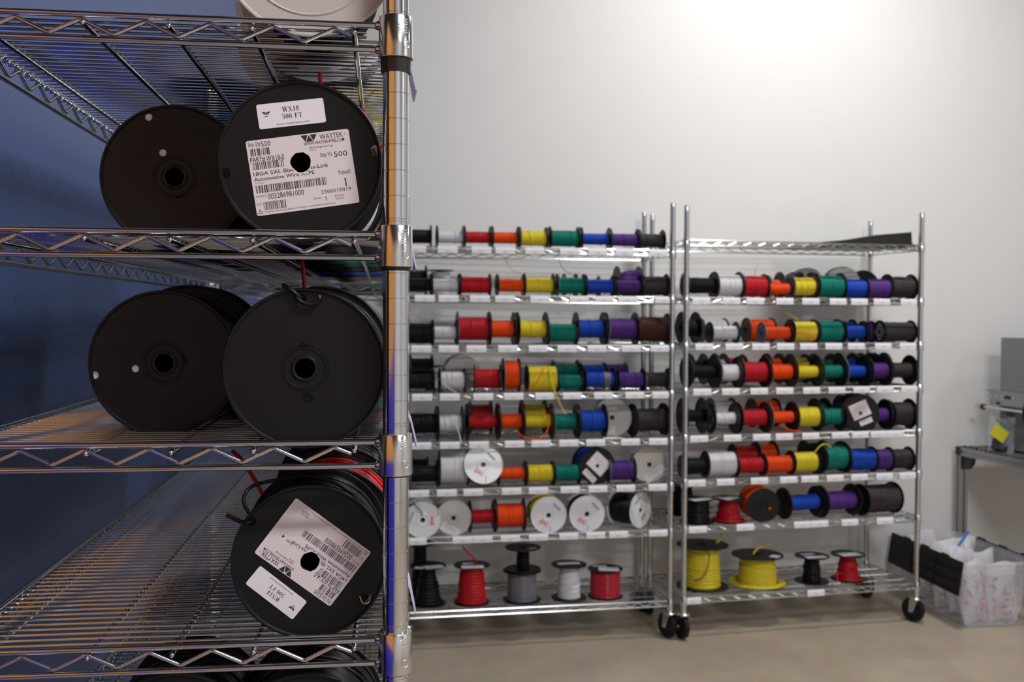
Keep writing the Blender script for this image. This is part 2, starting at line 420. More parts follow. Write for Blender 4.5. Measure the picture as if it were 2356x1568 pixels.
ROWS_A = {
 1: [('k', -44.59, 4.51, 4.03, 2.39, 2.91,{}), ('w', -39.05, 4.64, 3.91, 1.67, 2.85,{}), ('r', -34.31, 4.68, 4.0, 2.05, 2.9,{}), ('o', -29.45, 4.58, 4.02, 2.06, 2.91,{}), ('y', -24.54, 4.78, 4.05, 2.53, 2.92,{}), ('t', -18.99, 5.22, 4.16, 2.79, 2.98,{}), ('b', -13.36, 5.12, 4.11, 1.97, 2.96,{}), ('p', -8.11, 5.09, 3.98, 2.28, 2.89,{}), ('g', -3.16, 4.5, 3.91, 2.37, 2.86,{})],
 2: [('k', -44.57, 4.52, 4.04, 2.25, 2.92,{}), ('w', -39.85, 4.64, 3.94, 2.3, 2.87,{}), ('r', -34.69, 5.22, 4.08, 2.88, 2.94,{}), ('o', -28.49, 4.74, 4.07, 2.11, 2.94,{}), ('y', -23.45, 5.18, 4.21, 2.69, 3.0,{}), ('t', -17.73, 4.85, 4.2, 2.82, 3.0,{}), ('b', -12.51, 5.13, 4.1, 2.41, 2.95,{}), ('p', -7.35, 4.87, 4.16, 1.85, 2.98,{}), ('g', -2.4, 4.67, 4.38, 3.45, 3.09,{}), ('k', -43.97, 3.27, 5.81, 3.94, 12,{}), ('t', -15.71, 2.3, 4.65, 2.88, 12,{}), ('b', -11.68, 2.9, 4.21, 2.6, 12,{}), ('p', -5.08, 4.24, 6.08, 4.8, 10.5, {'tag': 1})],
 3: [('k', -44.4, 4.53, 4.41, 3.37, 3.11,{}), ('w', -39.95, 4.2, 4.58, 1.58, 3.19,{}), ('r', -34.89, 5.54, 5.96, 3.99, 3.88,{}), ('o', -29.86, 4.37, 5.9, 2.71, 3.85,{}), ('y', -24.54, 5.19, 5.93, 2.57, 3.87,{}), ('t', -19.23, 5.0, 4.5, 3.28, 3.15,{}), ('b', -14.02, 5.06, 5.98, 3.2, 3.89,{}), ('p', -8.34, 5.51, 5.93, 3.76, 3.87,{}), ('n', -2.27, 6.14, 5.88, 4.32, 3.84,{})],
 4: [('k', -44.2, 4.91, 4.17, 2.67, 2.98,{}), ('w', -38.62, 4.44, 4.43, 3.08, 3.12,{}), ('r', -32.43, 4.57, 5.0, 3.48, 3.4, {'yaw': -8}), ('o', -28.13, 2.85, 6.1, 5.03, 3.95,{}), ('y', -22.82, 5.28, 4.81, 4.35, 3.3,{}), ('t', -17.9, 4.38, 3.66, 2.44, 2.73,{}), ('b', -12.5, 5.54, 4.39, 2.53, 3.09, {'tape': 1}), ('p', -6.79, 4.8, 4.13, 2.74, 2.97,{}), ('g', -1.91, 4.61, 4.26, 2.55, 3.03,{}), ('k', -43.25, 3.97, 6.45, 5.04, 11.5,{}), ('t', -16.73, 4.66, 5.36, 3.92, 11,{}), ('b', -11.61, 4.54, 4.86, 4.05, 11,{}), ('p', -7.26, 3.99, 4.84, 4.2, 11,{})],
 5: [('k', -43.65, 5.01, 5.99, 3.43, 3.9,{}), ('w', -38.85, 4.3, 5.94, 3.06, 3.87,{}), ('r', -33.18, 5.5, 6.31, 1.43, 4.06,{}), ('o', -28.24, 4.24, 6.26, 2.59, 4.03, {'loop': 1}), ('y', -23.39, 5.14, 6.29, 1.2, 4.04,{}), ('t', -18.49, 4.4, 5.94, 2.85, 3.87,{}), ('b', -13.68, 4.92, 5.96, 3.79, 3.88,{}), ('g', -3.01, 6.31, 6.07, 4.03, 3.94,{}), ('r', -32.44, 3.9, 6.29, 4.55, 11.5,{}), ('y', -22.61, 4.38, 6.35, 4.43, 11.5,{})],
 6: [('k', -43.55, 4.93, 4.83, 2.87, 3.32,{}), ('w', -38.25, 4.99, 6.29, 5.23, 4.05,{}), ('o', -28.06, 4.85, 4.39, 1.95, 3.1,{}), ('y', -23.19, 4.74, 4.3, 3.07, 3.05,{}), ('t', -18.36, 4.63, 4.2, 2.82, 3.0,{}), ('p', -8.27, 4.72, 4.59, 3.34, 3.19,{}), ('k', -43.41, 2.74, 4.3, 3.35, 11.5,{})],
 7: [('r', -33.23, 4.43, 5.66, 2.29, 3.73,{}), ('o', -28.3, 5.1, 5.74, 4.05, 3.77,{})],
}
ROWS_B = {
 2: [('k', -42.88, 5.42, 4.75, 2.72, 3.27,{}), ('w', -37.53, 4.9, 4.9, 3.8, 3.35,{}), ('r', -32.5, 4.88, 4.65, 3.86, 3.23,{}), ('o', -27.74, 4.67, 3.91, 2.0, 2.85,{}), ('y', -22.73, 4.73, 4.79, 3.19, 3.29,{}), ('t', -17.37, 5.42, 4.94, 3.98, 3.37,{}), ('b', -12.25, 4.49, 4.27, 3.46, 3.04,{}), ('p', -7.54, 4.73, 4.33, 3.52, 3.07,{}), ('g', -2.4, 5.16, 4.9, 4.08, 3.35,{}), ('o', -24.02, 3.17, 4.73, 3.07, 11,{}), ('y', -21.93, 3.36, 5.42, 3.43, 11,{}), ('y', -17.6, 2.57, 5.49, 3.81, 11,{})],
 3: [('k', -44.59, 2.75, 5.84, 3.03, 3.82,{}), ('w', -38.35, 5.15, 4.07, 2.5, 2.93,{}), ('o', -28.03, 5.45, 3.94, 2.19, 2.87,{}), ('y', -22.54, 4.83, 4.51, 3.55, 3.16,{}), ('t', -17.38, 4.98, 4.45, 3.8, 3.12,{}), ('b', -12.22, 4.32, 4.3, 2.36, 3.05,{}), ('g', -3.18, 6.62, 4.41, 3.59, 3.11, {'dia': 1}), ('w', -36.67, 4.83, 4.67, 4.01, 11,{}), ('o', -27.22, 5.21, 4.78, 4.12, 11,{}), ('b', -8.67, 4.23, 4.51, 3.66, 11,{}), ('p', -6.85, 2.5, 4.29, 3.62, 7,{})],
 4: [('k', -42.24, 5.45, 5.92, 1.68, 3.86,{}), ('w', -37.14, 3.99, 5.59, 3.06, 3.69,{}), ('r', -32.25, 5.24, 5.72, 3.65, 3.76,{}), ('o', -26.94, 5.05, 5.69, 2.81, 3.75,{}), ('y', -21.64, 5.03, 5.67, 1.96, 3.73,{}), ('t', -16.59, 4.73, 5.64, 2.4, 3.72,{}), ('b', -11.7, 4.7, 5.62, 2.19, 3.71,{}), ('p', -6.86, 4.39, 5.75, 2.96, 3.78,{}), ('g', -1.78, 5.37, 5.81, 2.84, 3.8,{}), ('k', -39.44, 2.89, 5.99, 3.19, 12,{}), ('w', -34.81, 1.95, 5.97, 3.49, 12,{}), ('r', -31.9, 3.84, 5.79, 4.46, 12,{}), ('o', -23.67, 2.73, 5.92, 3.74, 12,{}), ('y', -18.43, 3.32, 5.82, 4.13, 12,{}), ('t', -13.06, 3.73, 5.88, 3.33, 12,{}), ('b', -8.09, 3.21, 5.94, 3.55, 12,{}), ('p', -3.25, 3.05, 5.92, 3.86, 12,{}), ('g', 1.45, 3.28, 5.98, 3.39, 12,{})],
 5: [('k', -43.59, 3.77, 6.55, 1.2, 4.17,{}), ('w', -37.94, 4.75, 5.56, 1.44, 3.68, {'dia': 1}), ('r', -32.3, 5.5, 5.63, 2.92, 3.71,{}), ('o', -26.59, 5.23, 5.54, 2.17, 3.67,{}), ('y', -21.43, 4.77, 5.47, 3.53, 3.63,{}), ('t', -16.56, 4.65, 5.39, 2.96, 3.6,{}), ('p', -6.11, 4.22, 5.63, 2.67, 3.72,{}), ('g', -1.19, 5.2, 5.8, 4.48, 3.8,{}), ('w', -34.35, 4.44, 5.78, 4.62, 12,{}), ('o', -25.57, 4.99, 5.57, 4.57, 12,{}), ('t', -13.6, 2.33, 5.48, 3.27, 12,{}), ('k', -7.08, 4.26, 5.99, 3.08, 12,{}), ('b', -10.78, 3.29, 5.44, 2.88, 12,{})],
 6: [('k', -43.83, 4.34, 4.29, 2.72, 3.05,{}), ('w', -38.59, 5.5, 4.82, 4.19, 3.31,{}), ('r', -33.03, 5.15, 4.02, 2.74, 2.91,{}), ('o', -27.49, 5.39, 4.1, 2.98, 2.95,{}), ('y', -22.1, 4.94, 4.49, 3.52, 3.15,{}), ('t', -16.12, 5.91, 5.72, 4.57, 3.76, {'blackface': 1}), ('b', -10.39, 5.54, 4.74, 3.92, 3.27,{}), ('p', -5.92, 3.3, 4.48, 3.82, 3.14,{}), ('g', -2.0, 4.17, 4.54, 3.54, 3.17,{}), ('r', -29.84, 4.67, 4.85, 3.85, 11.5,{}), ('o', -25.46, 3.63, 5.16, 3.98, 11.5,{}), ('t', -14.84, 4.19, 5.09, 3.73, 12,{})],
 7: [('b', -22.13, 7.25, 5.79, 2.86, 3.79,{}), ('p', -14.67, 7.29, 5.92, 3.47, 3.86,{}), ('g', -6.1, 7.81, 6.03, 5.21, 3.92,{})],
}

def resolve(rows):
    out = []
    for back in (0, 1):
        rs = [list(r) for r in rows if (r[5] > 6.9) == bool(back)]
        rs.sort(key=lambda r: r[1])
        for i in range(len(rs)-1):
            a, b = rs[i], rs[i+1]
            o = (a[1]+a[2]/2)-(b[1]-b[2]/2)+.04
            if o > 0:
                a[2] -= o/2; a[1] -= o/4; b[2] -= o/2; b[1] += o/4
        for r in rs:
            e = r[1]+r[2]/2-.5
            if e > 0: r[1] -= e
            r.append(back); out.append(r)
    return out
WORD = {'A': 'left wheeled rack', 'B': 'right wheeled rack'}
FRONT = {}
def shelf_rows(nm, rk, H, ROWS):
    sd = 0
    for s, rows in ROWS.items():
        rs = resolve(rows)
        cnt = {}
        for r in rs: cnt[(r[0], r[7])] = cnt.get((r[0], r[7]), 0)+1
        seen = {}
        FRONT[(nm, s)] = [(r[1], r[0]) for r in rs if not r[7]]
        for c, u, w, D, Dw, vc, o, back in rs:
            sd += 1
            D = min(D, 6.6)
            if D > 5.2: Dw = max(Dw, 2.3)
            if s < 4: Dw = max(Dw, .5*D)
            k = (c, back); seen[k] = seen.get(k, 0)+1
            which = '' if cnt[k] == 1 else ('left ' if seen[k] == 1 else 'right ')
            lab = '%s%s wire spool in the %s row, %s, %s' % (which, CNAME[c], 'back' if back else 'front', shelfname(s), WORD[nm])
            z = H[s-1]+.47-.11
            if nm == 'B' and s == 7: o['yaw'] = 7
            if o.get('blackface'): o['yaw'] = 14
            if nm == 'A' and s == 5 and c == 'g': o['yaw'] = 7
            p = on_rack(rk, u, vc, z)
            fl = blk if sd % 4 else blk_dull
            t = spool(lab, 'spools on the %s of the %s' % (shelfname(s), WORD[nm]), p, (0, 0, rk[2]-PI/2+math.radians(o.get('yaw', 0)+((sd*37) % 7-3)*.5)), D, w, Dw, c, fl, seed=sd, loops=(1 if s in (1, 2, 3) and nm == 'A' else 2),
                      face=greyface if (sd*13) % 5 == 0 and not o.get('blackface') else None)
            if o.get('tag'):
                plate(t, 'paper_tag', paper, 1.3, 1.1, 0, D/2, 0)
                t.children[-1].location = Vector((-Dw/2-.05, 0, D/2))*U if False else Vector((Dw/2*.75, 0, D/2-.3))*U
                t.children[-1].rotation_euler = (0, 0, PI/2)
            if o.get('tape'):
                MB().lathe([(0, Dw/2+.02), (0, Dw/2+.07), (1.1, Dw/2+.07), (1.1, Dw/2+.02)], 28).build('tape_band', greyface, t, (0, .8, D/2))
            if o.get('dia'):
                plate(t, 'paper_label', mat('grey_paper', (.26,.26,.28), .6), D*.56, D*.56, 0, D/2, -w/2-.02, PI/4, hole=circ(.4, 10))
HB_ = HB
shelf_rows('A', RA, HA, ROWS_A)
shelf_rows('B', RB, HB, ROWS_B)
# ---- reels that face the room, with printed flanges
def reel(label, loc, rot, D, L, Dw, colour, fm, group, print_=None, ang=0, tags=(), seed=0, dark_hole=True, name='wire_reel'):
    t = spool(label, group, loc, rot, D, L, Dw, colour, fm, name=name, seed=seed)
    y = -L/2-.005
    MB().lathe([(0, .5), (.02, 0)], 20).build('arbor_hole', blk, t, (0, y+.02, D/2))
    if print_:
        b = MB()
        v, f = text_geo('IEWC', .72, 1.75, -.88, 0, .25, .012); b.add(v, f, XZ)
        o = b.build('printed_word', ink_r, t, (0, 0, 0), smooth=False)
        d = Vector((0, 0, -1.95)); a = ang
        o.location = Vector((d.x*math.cos(a)+d.z*math.sin(a), y-.06, D/2-d.x*math.sin(a)+d.z*math.cos(a)))*U
        o.rotation_euler = (0, a, 0)
        b = MB(); b.box(-.9, .9, 0, .004, -.16, .16)
        o = b.build('printed_band', ink_f, t, smooth=False); d = Vector((.2, 0, 2.0)); a = ang+.15
        o.location = Vector((d.x*math.cos(a)+d.z*math.sin(a), y-.06, D/2-d.x*math.sin(a)+d.z*math.cos(a)))*U; o.rotation_euler = (0, a+.1, 0)
        b = MB(); b.tube([(1.0*math.cos(x/3), 0, 1.0*math.sin(x/3)) for x in range(-2, 3)], .06, 4)
        o = b.build('printed_emblem', ink_f, t, smooth=False); d = Vector((1.3, 0, -2.2)); a = ang
        o.location = Vector((d.x*math.cos(a)+d.z*math.sin(a)-.6, y-.0, D/2-d.x*math.sin(a)+d.z*math.cos(a)))*U
    for w, h, x, z, ro in tags:
        q = plate(t, 'paper_label', paper, w, h, x, D/2+z, y-.07, ro, hole=circ(.34, 12, -x*math.cos(ro)-z*math.sin(ro), x*math.sin(ro)-z*math.cos(ro)) if abs(x) < w/2.2 and abs(z) < h/2.2 else None)
        b = MB()
        for i in range(3): b.box(-w*.36, w*(.1+.1*i), 0, .003, h*(.34-.14*i)-.04, h*(.34-.14*i)+.04)
        b.build('print', ink_f, q, (0, -.008, 0), smooth=False)
    return t
def rl(nm, s, u, v, D, L, dz=0, yaw=0, pitch=0):
    rk = RA if nm == 'A' else RB; H = HA if nm == 'A' else HB
    return on_rack(rk, u, v+L/2, H[s-1]+.47-.1+dz), (pitch, 0, rk[2]+math.radians(yaw))
P, Q = rl('A', 4, -36.2, 8, 6.5, 4)
reel('clear grey reel facing out behind the white spool, fourth shelf, left wheeled rack', P, Q, 6.5, 4, 3.0, 's', clear_reel, 'reels facing the room')
P, Q = rl('A', 5, -8.9, 4.5, 6.9, 5, 0, -14)
reel('clear grey reel with a white sticker, fifth shelf, left wheeled rack', P, Q, 6.9, 5, 4.5, 'p', clear_reel, 'reels facing the room', tags=[(1.5, 1.5, -.2, -2.3, 0)])
P, Q = rl('A', 6, -33.4, -1.6, 6.7, 4.8, 0, 0, 0)
t = reel('white reel of red wire tipping out over the sixth shelf edge, left wheeled rack', P, Q, 6.7, 4.8, 5.2, 'r', white_reel, 'reels facing the room', True, .55)
t.rotation_euler = (-.36, 0, RA[2]); t.location = Vector(on_rack(RA, -33.4, 2.0, HA[5]+.55))*U
P, Q = rl('A', 6, -13.0, 2.2, 6.6, 4.6, 0, 4)
reel('black reel of blue wire with two white labels, sixth shelf, left wheeled rack', P, Q, 6.6, 4.6, 6.0, 'b', blk, 'reels facing the room', tags=[(3.6, 3.0, .25, .35, -.75), (2.9, 1.1, -1.45, -1.75, -.8)])
P, Q = rl('A', 6, -3.0, 2.6, 6.5, 3, 0, -5)
reel('pale grey reel with a slanted white label, sixth shelf right end, left wheeled rack', P, Q, 6.5, 3, 4, 's', cream_reel, 'reels facing the room', tags=[(4.2, 1.5, 1.0, -1.6, .62)])
P, Q = rl('A', 7, -43.85, .5, 6.25, 4.5)
reel('leftmost white printed reel with a black tail wire, seventh shelf, left wheeled rack', P, Q, 6.25, 4.5, 4.6, 'k', white_reel, 'white printed reels', True, -PI/2*.98)
w = MB().tube(spline([on_rack(RA, -45.6, .2, HA[6]+6.55), on_rack(RA, -44.9, -.1, HA[6]+5.9), on_rack(RA, -44.2, -.05, HA[6]+5.0), on_rack(RA, -43.95, .1, HA[6]+4.3)]), .09, 6).build('tail_wire', WIRE['k'], None)
tag(w, 'short black wire tail lying over the leftmost white printed reel', 'wire')
P, Q = rl('A', 7, -38.5, 1.2, 6.3, 4)
reel('grey translucent reel with a white label, seventh shelf second from left, left wheeled rack', P, Q, 6.3, 4, 4.2, 's', cream_reel, 'reels facing the room', tags=[(3.4, 1.5, -.6, -2.0, -.5)])
P, Q = rl('A', 7, -21.9, .8, 6.4, 4.4)
reel('white printed reel of yellow wire right of the orange spool, seventh shelf, left wheeled rack', P, Q, 6.4, 4.4, 5.9, 'y', white_reel, 'white printed reels', True, .55)
P, Q = rl('A', 7, -14.9, .8, 6.4, 4.4, 0, -3)
reel('white printed reel of dark blue wire, middle right of seventh shelf, left wheeled rack', P, Q, 6.4, 4.4, 5.5, 'd', white_reel, 'white printed reels', True, .6)
P, Q = rl('A', 7, -6.3, 2.2, 6.4, 5.2, 0, 38)
reel('white printed reel of black wire turned sideways, seventh shelf right end, left wheeled rack', P, Q, 6.4, 5.2, 5.4, 'k', white_reel, 'white printed reels', True, -.75)
P, Q = rl('B', 2, -9.3, 10.5, 6.6, 3, 0, -15)
reel('pale clear reel standing behind the blue spool, second shelf, right wheeled rack', P, Q, 6.6, 3, 3, 's', white_reel, 'reels facing the room')
P, Q = rl('B', 2, -15.6, 13, 6.4, 2.2, 0, -12)
reel('pale clear reel standing behind the teal spool, second shelf, right wheeled rack', P, Q, 6.4, 2.2, 3, 's', white_reel, 'reels facing the room')
P, Q = rl('B', 2, -4.7, 10.5, 5.9, 3, 0, -25)
reel('small dark reel behind the purple spool, second shelf, right wheeled rack', P, Q, 5.9, 3, 4.5, 'p', blk, 'reels facing the room')
P, Q = rl('B', 5, -10.9, 1.0, 6.9, 4.6, 0, -16)
reel('black reel with tilted white labels facing out, fifth shelf, right wheeled rack', P, Q, 6.9, 4.6, 5.5, 'd', blk, 'reels facing the room', tags=[(3.4, 2.9, -.1, .55, .42), (2.4, .95, 1.05, -1.55, .42)])
P, Q = rl('B', 7, -30.6, 1.0, 6.3, 5.2, 0, -9)
t = reel('black reel of orange wire facing out, seventh shelf, right wheeled rack', P, Q, 6.3, 5.2, 5.9, 'o', blk, 'reels facing the room')
MB().lathe([(0,0), (0,.22), (.15,.22), (.15,0)], 12).build('wire_end', WIRE['o'], t, (1.2, -2.75, 2.6))
# ---- spools standing on end
def upright(label, nm, s, u, v, D, L, r0, r1, colour, lab=None, glossy=False, brim=0, rot=0, dz=0, group='spools standing on end'):
    rk = RA if nm == 'A' else RB; H = HA if nm == 'A' else HB
    t = thing('wire_spool', label, 'spool', on_rack(rk, u, v, H[s-1]+.47-.08+dz), (0, 0, rk[2]+rot), group)
    fl = flange_mesh(D/2, blk)
    obj('flange', fl, t, (0, 0, .08), (-PI/2, 0, 0)); obj('flange', fl, t, (0, 0, L-.08), (-PI/2, 0, 0))
    MB().tube([(0,0,.1), (0,0,L-.1)], .62, 20).build('core', blk, t)
    b = MB(); rn = random.Random(int(u*10)); k = 11; prof = [(.14, .6)]
    for i in range(k):
        f = (i+.5)/k; z = .16+(L-.5)*f; r = r0+(r1-r0)*f**.7+rn.uniform(-.07, .07); hgt = (L-.5)/k
        prof += [(z-hgt*.5, r-.12), (z-hgt*.2, r-.01), (z+hgt*.2, r), (z+hgt*.45, r-.06)]
    prof.append((L-.3, .6)); b.lathe(prof, 30, 'z')
    for i in range(3 if not glossy else 0):
        z = L*rn.uniform(.25, .6); tl = rn.uniform(.25, .6); ph = rn.uniform(0, 6)
        R = r0+(r1-r0)*(z/L)**.7+.03
        b.tube([(R*math.cos(a), R*math.sin(a), z+tl*math.sin(a+ph)) for a in [2*PI*i/26 for i in range(26)]], .1, 6, closed=True)
    for i in range(brim):
        R = r0+.35+.3*i
        b.tube([(R*math.cos(a), R*math.sin(a)*.97, .32+.05*math.sin(2*a+i)) for a in [2*PI*j/36 for j in range(36)]], .13, 6, closed=True)
    b.build('winding', WIRE[colour], t)
    if lab:
        for w, h, x, y, ro in lab:
            v, f = filled([rrect(w, h, .05)], .012)
            MB().add(v, f).build('paper_label', paper_b, t, (x, y, L+.04), (0, 0, ro), smooth=False)
    return t
upright('black cone-wound spool with a white top label, bottom shelf left end, left wheeled rack', 'A', 8, -42.5, 5.5, 6.5, 6.75, 2.75, 1.2, 'k', [(3.4, 2.2, .9, -1.5, .15), (1.6, 1.4, -1.7, -1.7, -.3)])
upright('black spool standing behind the black cone-wound spool, bottom shelf, left wheeled rack', 'A', 8, -43.3, 12.6, 6.2, 9.2, 1.6, 1.2, 'k')
upright('red wire spool standing on end, bottom shelf, left wheeled rack', 'A', 8, -34.8, 5, 6.5, 6.7, 2.75, 2.05, 'r', [(3.9, 2.1, -.1, -1.7, -.05), (2.0, 1.1, -.6, .8, .1)])
upright('spool of clear grey wire standing on end, bottom shelf middle, left wheeled rack', 'A', 8, -25.8, 5, 6.7, 5.4, 2.65, 2.65, 's', glossy=True)
upright('empty black spool stacked on the clear grey wire spool, left wheeled rack', 'A', 8, -25.6, 5.2, 6.4, 4.0, 1.15, 1.15, 'k', [(1.6, 1.1, 1.4, -1.5, .4)], dz=5.45)
upright('white wire spool standing on end, bottom shelf, left wheeled rack', 'A', 8, -17.2, 5, 6.5, 6.1, 2.15, 1.75, 'w', [(4.0, 1.6, 0, .4, -.02)])
upright('glossy red wire spool standing on end, bottom shelf right, left wheeled rack', 'A', 8, -10.5, 5, 6.4, 5.1, 2.75, 2.75, 'R', [(3.6, 2.6, .4, -.9, -.2), (2.6, .9, -.7, 1.6, -.2)], glossy=True)
upright('black wire spool standing on end, seventh shelf left end, right wheeled rack', 'B', 7, -42.6, 4, 6.2, 4.3, 2.3, 2.2, 'k', [(4.2, 2.2, .3, -.9, .25)])
upright('black spool standing behind the black upright spool, seventh shelf, right wheeled rack', 'B', 7, -42.2, 12.0, 6.0, 5.6, 2.2, 2.0, 'k')
upright('red wire spool standing on end, seventh shelf, right wheeled rack', 'B', 7, -36.4, 4, 6.2, 4.2, 2.45, 1.6, 'r', [(3.6, 2.3, -.1, -.4, .5), (2, 1, -1.7, .9, .5)], brim=1)
upright('larger yellow wire spool standing on end, bottom shelf left end, right wheeled rack', 'B', 8, -40.0, 7.2, 9.6, 7.8, 3.5, 2.9, 'y')
upright('flatter yellow wire spool with coils spread at its base, bottom shelf, right wheeled rack', 'B', 8, -29.1, 6.8, 9.6, 5.5, 3.6, 3.25, 'y', [(2.1, 1.7, 2.3, -2.5, .7)], brim=5)
upright('thin black wire spool standing on end, bottom shelf, right wheeled rack', 'B', 8, -18.3, 6, 6.4, 4.9, 1.9, 1.3, 'k', [(4.0, 1.7, 0, -1.5, 0), (2.6, 1.2, -.4, .9, 0)])
upright('small red wire spool with loose coils, bottom shelf, right wheeled rack', 'B', 8, -10.7, 6, 6.4, 4.85, 2.25, 1.5, 'r', [(4.2, 2.6, 0, -.6, 0)], brim=1)
upright('white spool with black top flange behind the front spools, second shelf, left wheeled rack', 'A', 2, -39.7, 12, 4.8, 4.9, 1.7, 1.7, 'w')
upright('white stub spool behind the front row, fourth shelf left end, left wheeled rack', 'A', 4, -41.0, 10.5, 3.4, 4.4, 1.5, 1.4, 'w')
# ---- loose wire ends on the wheeled racks
def loose(label, pts, r, c, name='loose_wire'):
    return tag(MB().tube(spline(pts), r, 6).build(name, WIRE[c] if c in WIRE else c), label, 'wire')
loose('red wire end rising from the red upright spool, bottom shelf, left wheeled rack', [on_rack(RA, -34.0, 5, 13.3), on_rack(RA, -34.6, 4.2, 14.6), on_rack(RA, -36, 3, 16.2), on_rack(RA, -36.8, 2.4, 17.2)], .16, 'r')
loose('orange wire loop hanging below the orange spool, fifth shelf, left wheeled rack', [on_rack(RA, -27.3, 2.0, 37.6), on_rack(RA, -27, .6, 36.6), on_rack(RA, -25.4, -.1, 35.95), on_rack(RA, -23.6, 0, 36.1), on_rack(RA, -22.3, .4, 37.4), on_rack(RA, -22.0, 1.2, 39.2), on_rack(RA, -22.7, 2.2, 40.8)], .1, 'o')
loose('orange wire end crossing the yellow spool, fourth shelf, left wheeled rack', [on_rack(RA, -25.9, .6, 44.2), on_rack(RA, -24.6, .2, 45.4), on_rack(RA, -23.4, .3, 47), on_rack(RA, -22.9, .9, 48.2)], .08, 'o')
loose('yellow wire end hanging down from the yellow spool, fourth shelf, left wheeled rack', [on_rack(RA, -22.0, .9, 48), on_rack(RA, -21.6, .2, 46), on_rack(RA, -21.0, -.5, 43.6), on_rack(RA, -20.0, -.6, 41.4), on_rack(RA, -19.2, -.2, 40.2)], .09, 'y')
loose('white wire end hanging from the white spool, fifth shelf, left wheeled rack', [on_rack(RA, -38.6, 1.6, 40.2), on_rack(RA, -38.0, .8, 38.2), on_rack(RA, -37.5, .2, 36.2), on_rack(RA, -37.4, -.3, 35.4)], .09, 'w')
loose('white wire end trailing from the white spool, fourth shelf, left wheeled rack', [on_rack(RA, -41.8, 3, 47.2), on_rack(RA, -40.8, 1.6, 46.0), on_rack(RA, -39.4, .5, 44.8), on_rack(RA, -38.2, .2, 44.1)], .07, 'w')
loose('thin orange wire end above the orange spool, second shelf, left wheeled rack', [on_rack(RA, -26.6, 3, 64.6), on_rack(RA, -28.2, 3, 65.2), on_rack(RA, -29.4, 3.1, 67)], .05, 'o')
loose('thin black wire end above the teal spool, second shelf, left wheeled rack', [on_rack(RA, -16.6, 6, 64.6), on_rack(RA, -18.2, 6, 65.4), on_rack(RA, -19.2, 6, 67.2)], .05, 'k')
loose('thin orange wire end above the red spool, second shelf, right wheeled rack', [on_rack(RB, -32.2, 3, 64.6), on_rack(RB, -31.9, 3, 66), on_rack(RB, -31.3, 3.1, 66.9)], .05, 'o')
loose('orange wire end dangling over the yellow spool, third shelf, right wheeled rack', [on_rack(RB, -25.0, 1.2, 54.4), on_rack(RB, -23.4, .9, 54.4), on_rack(RB, -22.1, .6, 54.1), on_rack(RB, -21.8, .5, 53.3), on_rack(RB, -22.2, .5, 52.7)], .08, 'o')
loose('yellow wire end above the yellow spool, third shelf, right wheeled rack', [on_rack(RB, -22.8, 4, 56.7), on_rack(RB, -24, 4, 57.3), on_rack(RB, -25, 4.1, 57.8)], .1, 'y')
loose('yellow wire arching over the black flange, sixth shelf, right wheeled rack', [on_rack(RB, -20.6, 2.5, 31.2), on_rack(RB, -19.6, 2.0, 33.0), on_rack(RB, -18.4, 1.8, 33.8), on_rack(RB, -17, 2, 33.2)], .12, 'y')
loose('yellow wire end above the larger yellow spool, right wheeled rack', [on_rack(RB, -37.6, 6.5, 14.6+.6), on_rack(RB, -36.8, 6.6, 16), on_rack(RB, -36.1, 6.8, 17)], .2, 'y')
loose('yellow wire end above the flatter yellow spool, right wheeled rack', [on_rack(RB, -30.4, 6, 13.0), on_rack(RB, -29.2, 6.4, 13.9), on_rack(RB, -26.6, 6.9, 14.4)], .17, 'y')
loose('thin black wire draped over the larger yellow spool, right wheeled rack', [on_rack(RB, -41.8, 3.0, 15.3), on_rack(RB, -41.0, 2.2, 14.4), on_rack(RB, -40.9, 2.8, 12), on_rack(RB, -41.6, 3.0, 10.2), on_rack(RB, -43.4, 3.6, 9.2)], .1, 'k')
loose('red wire loop sticking out left of the small red spool, right wheeled rack', [on_rack(RB, -12.6, 4.6, 8.6), on_rack(RB, -14.0, 4.0, 9.0), on_rack(RB, -14.4, 3.6, 8.3), on_rack(RB, -14.2, 3.4, 7.6)], .16, 'r')
loose('orange wire loop hanging below the fifth-shelf orange spool, right wheeled rack', [on_rack(RB, -27.4, 1.6, 37.6), on_rack(RB, -25.8, .8, 36.6), on_rack(RB, -23.8, .7, 36.4)], .1, 'o')
# ---- white shelf-edge labels
TAGS_A = {1: [-45.14, -39.79, -34.01, -29.9, -24.76, -18.65, -13.64, -8.8, -2.65], 2: [-43.66, -39.62, -34.28, -29.94, -23.81, -16.91, -12.41, -8.27, -1.55], 3: [-44.23, -39.6, -34.85, -29.38, -24.07, -19.02, -13.68, -7.5, -2.27], 4: [-44.07, -39.35, -33.63, -28.36, -22.88, -18.04, -12.45, -6.8, -1.89], 5: [-44.2, -39.33, -34.34, -28.17, -23.53, -18.61, -13.8, -7.53, -2.45], 6: [-44.55, -39.83, -35.29, -28.67, -23.95, -18.33, -13.36, -8.34, -2.46], 7: [-44.97, -37.13, -33.99, -28.86, -23.91, -18.52, -13.69, -9.54, -2.32]}
TAGS_B = {2: [-43.93, -38.23, -33.62, -27.85, -22.69, -17.2, -12.88, -8.24, -2.64], 3: [-43.28, -37.56, -32.43, -27.58, -23.02, -17.97, -13.38, -7.85, -2.69], 4: [-43.61, -38.14, -32.68, -27.66, -22.31, -17.24, -12.2, -7.37, -2.29], 5: [-44.11, -37.72, -32.08, -27.65, -22.38, -16.43, -12.35, -8.5, -5.43], 6: [-44.53, -38.98, -32.42, -26.69, -22.45, -17.38, -12.41, -7.21, -2.39], 7: [-44.21, -35.12, -23.82, -20.69, -14.25, -6.99], 8: [-45.16, -20.96]}

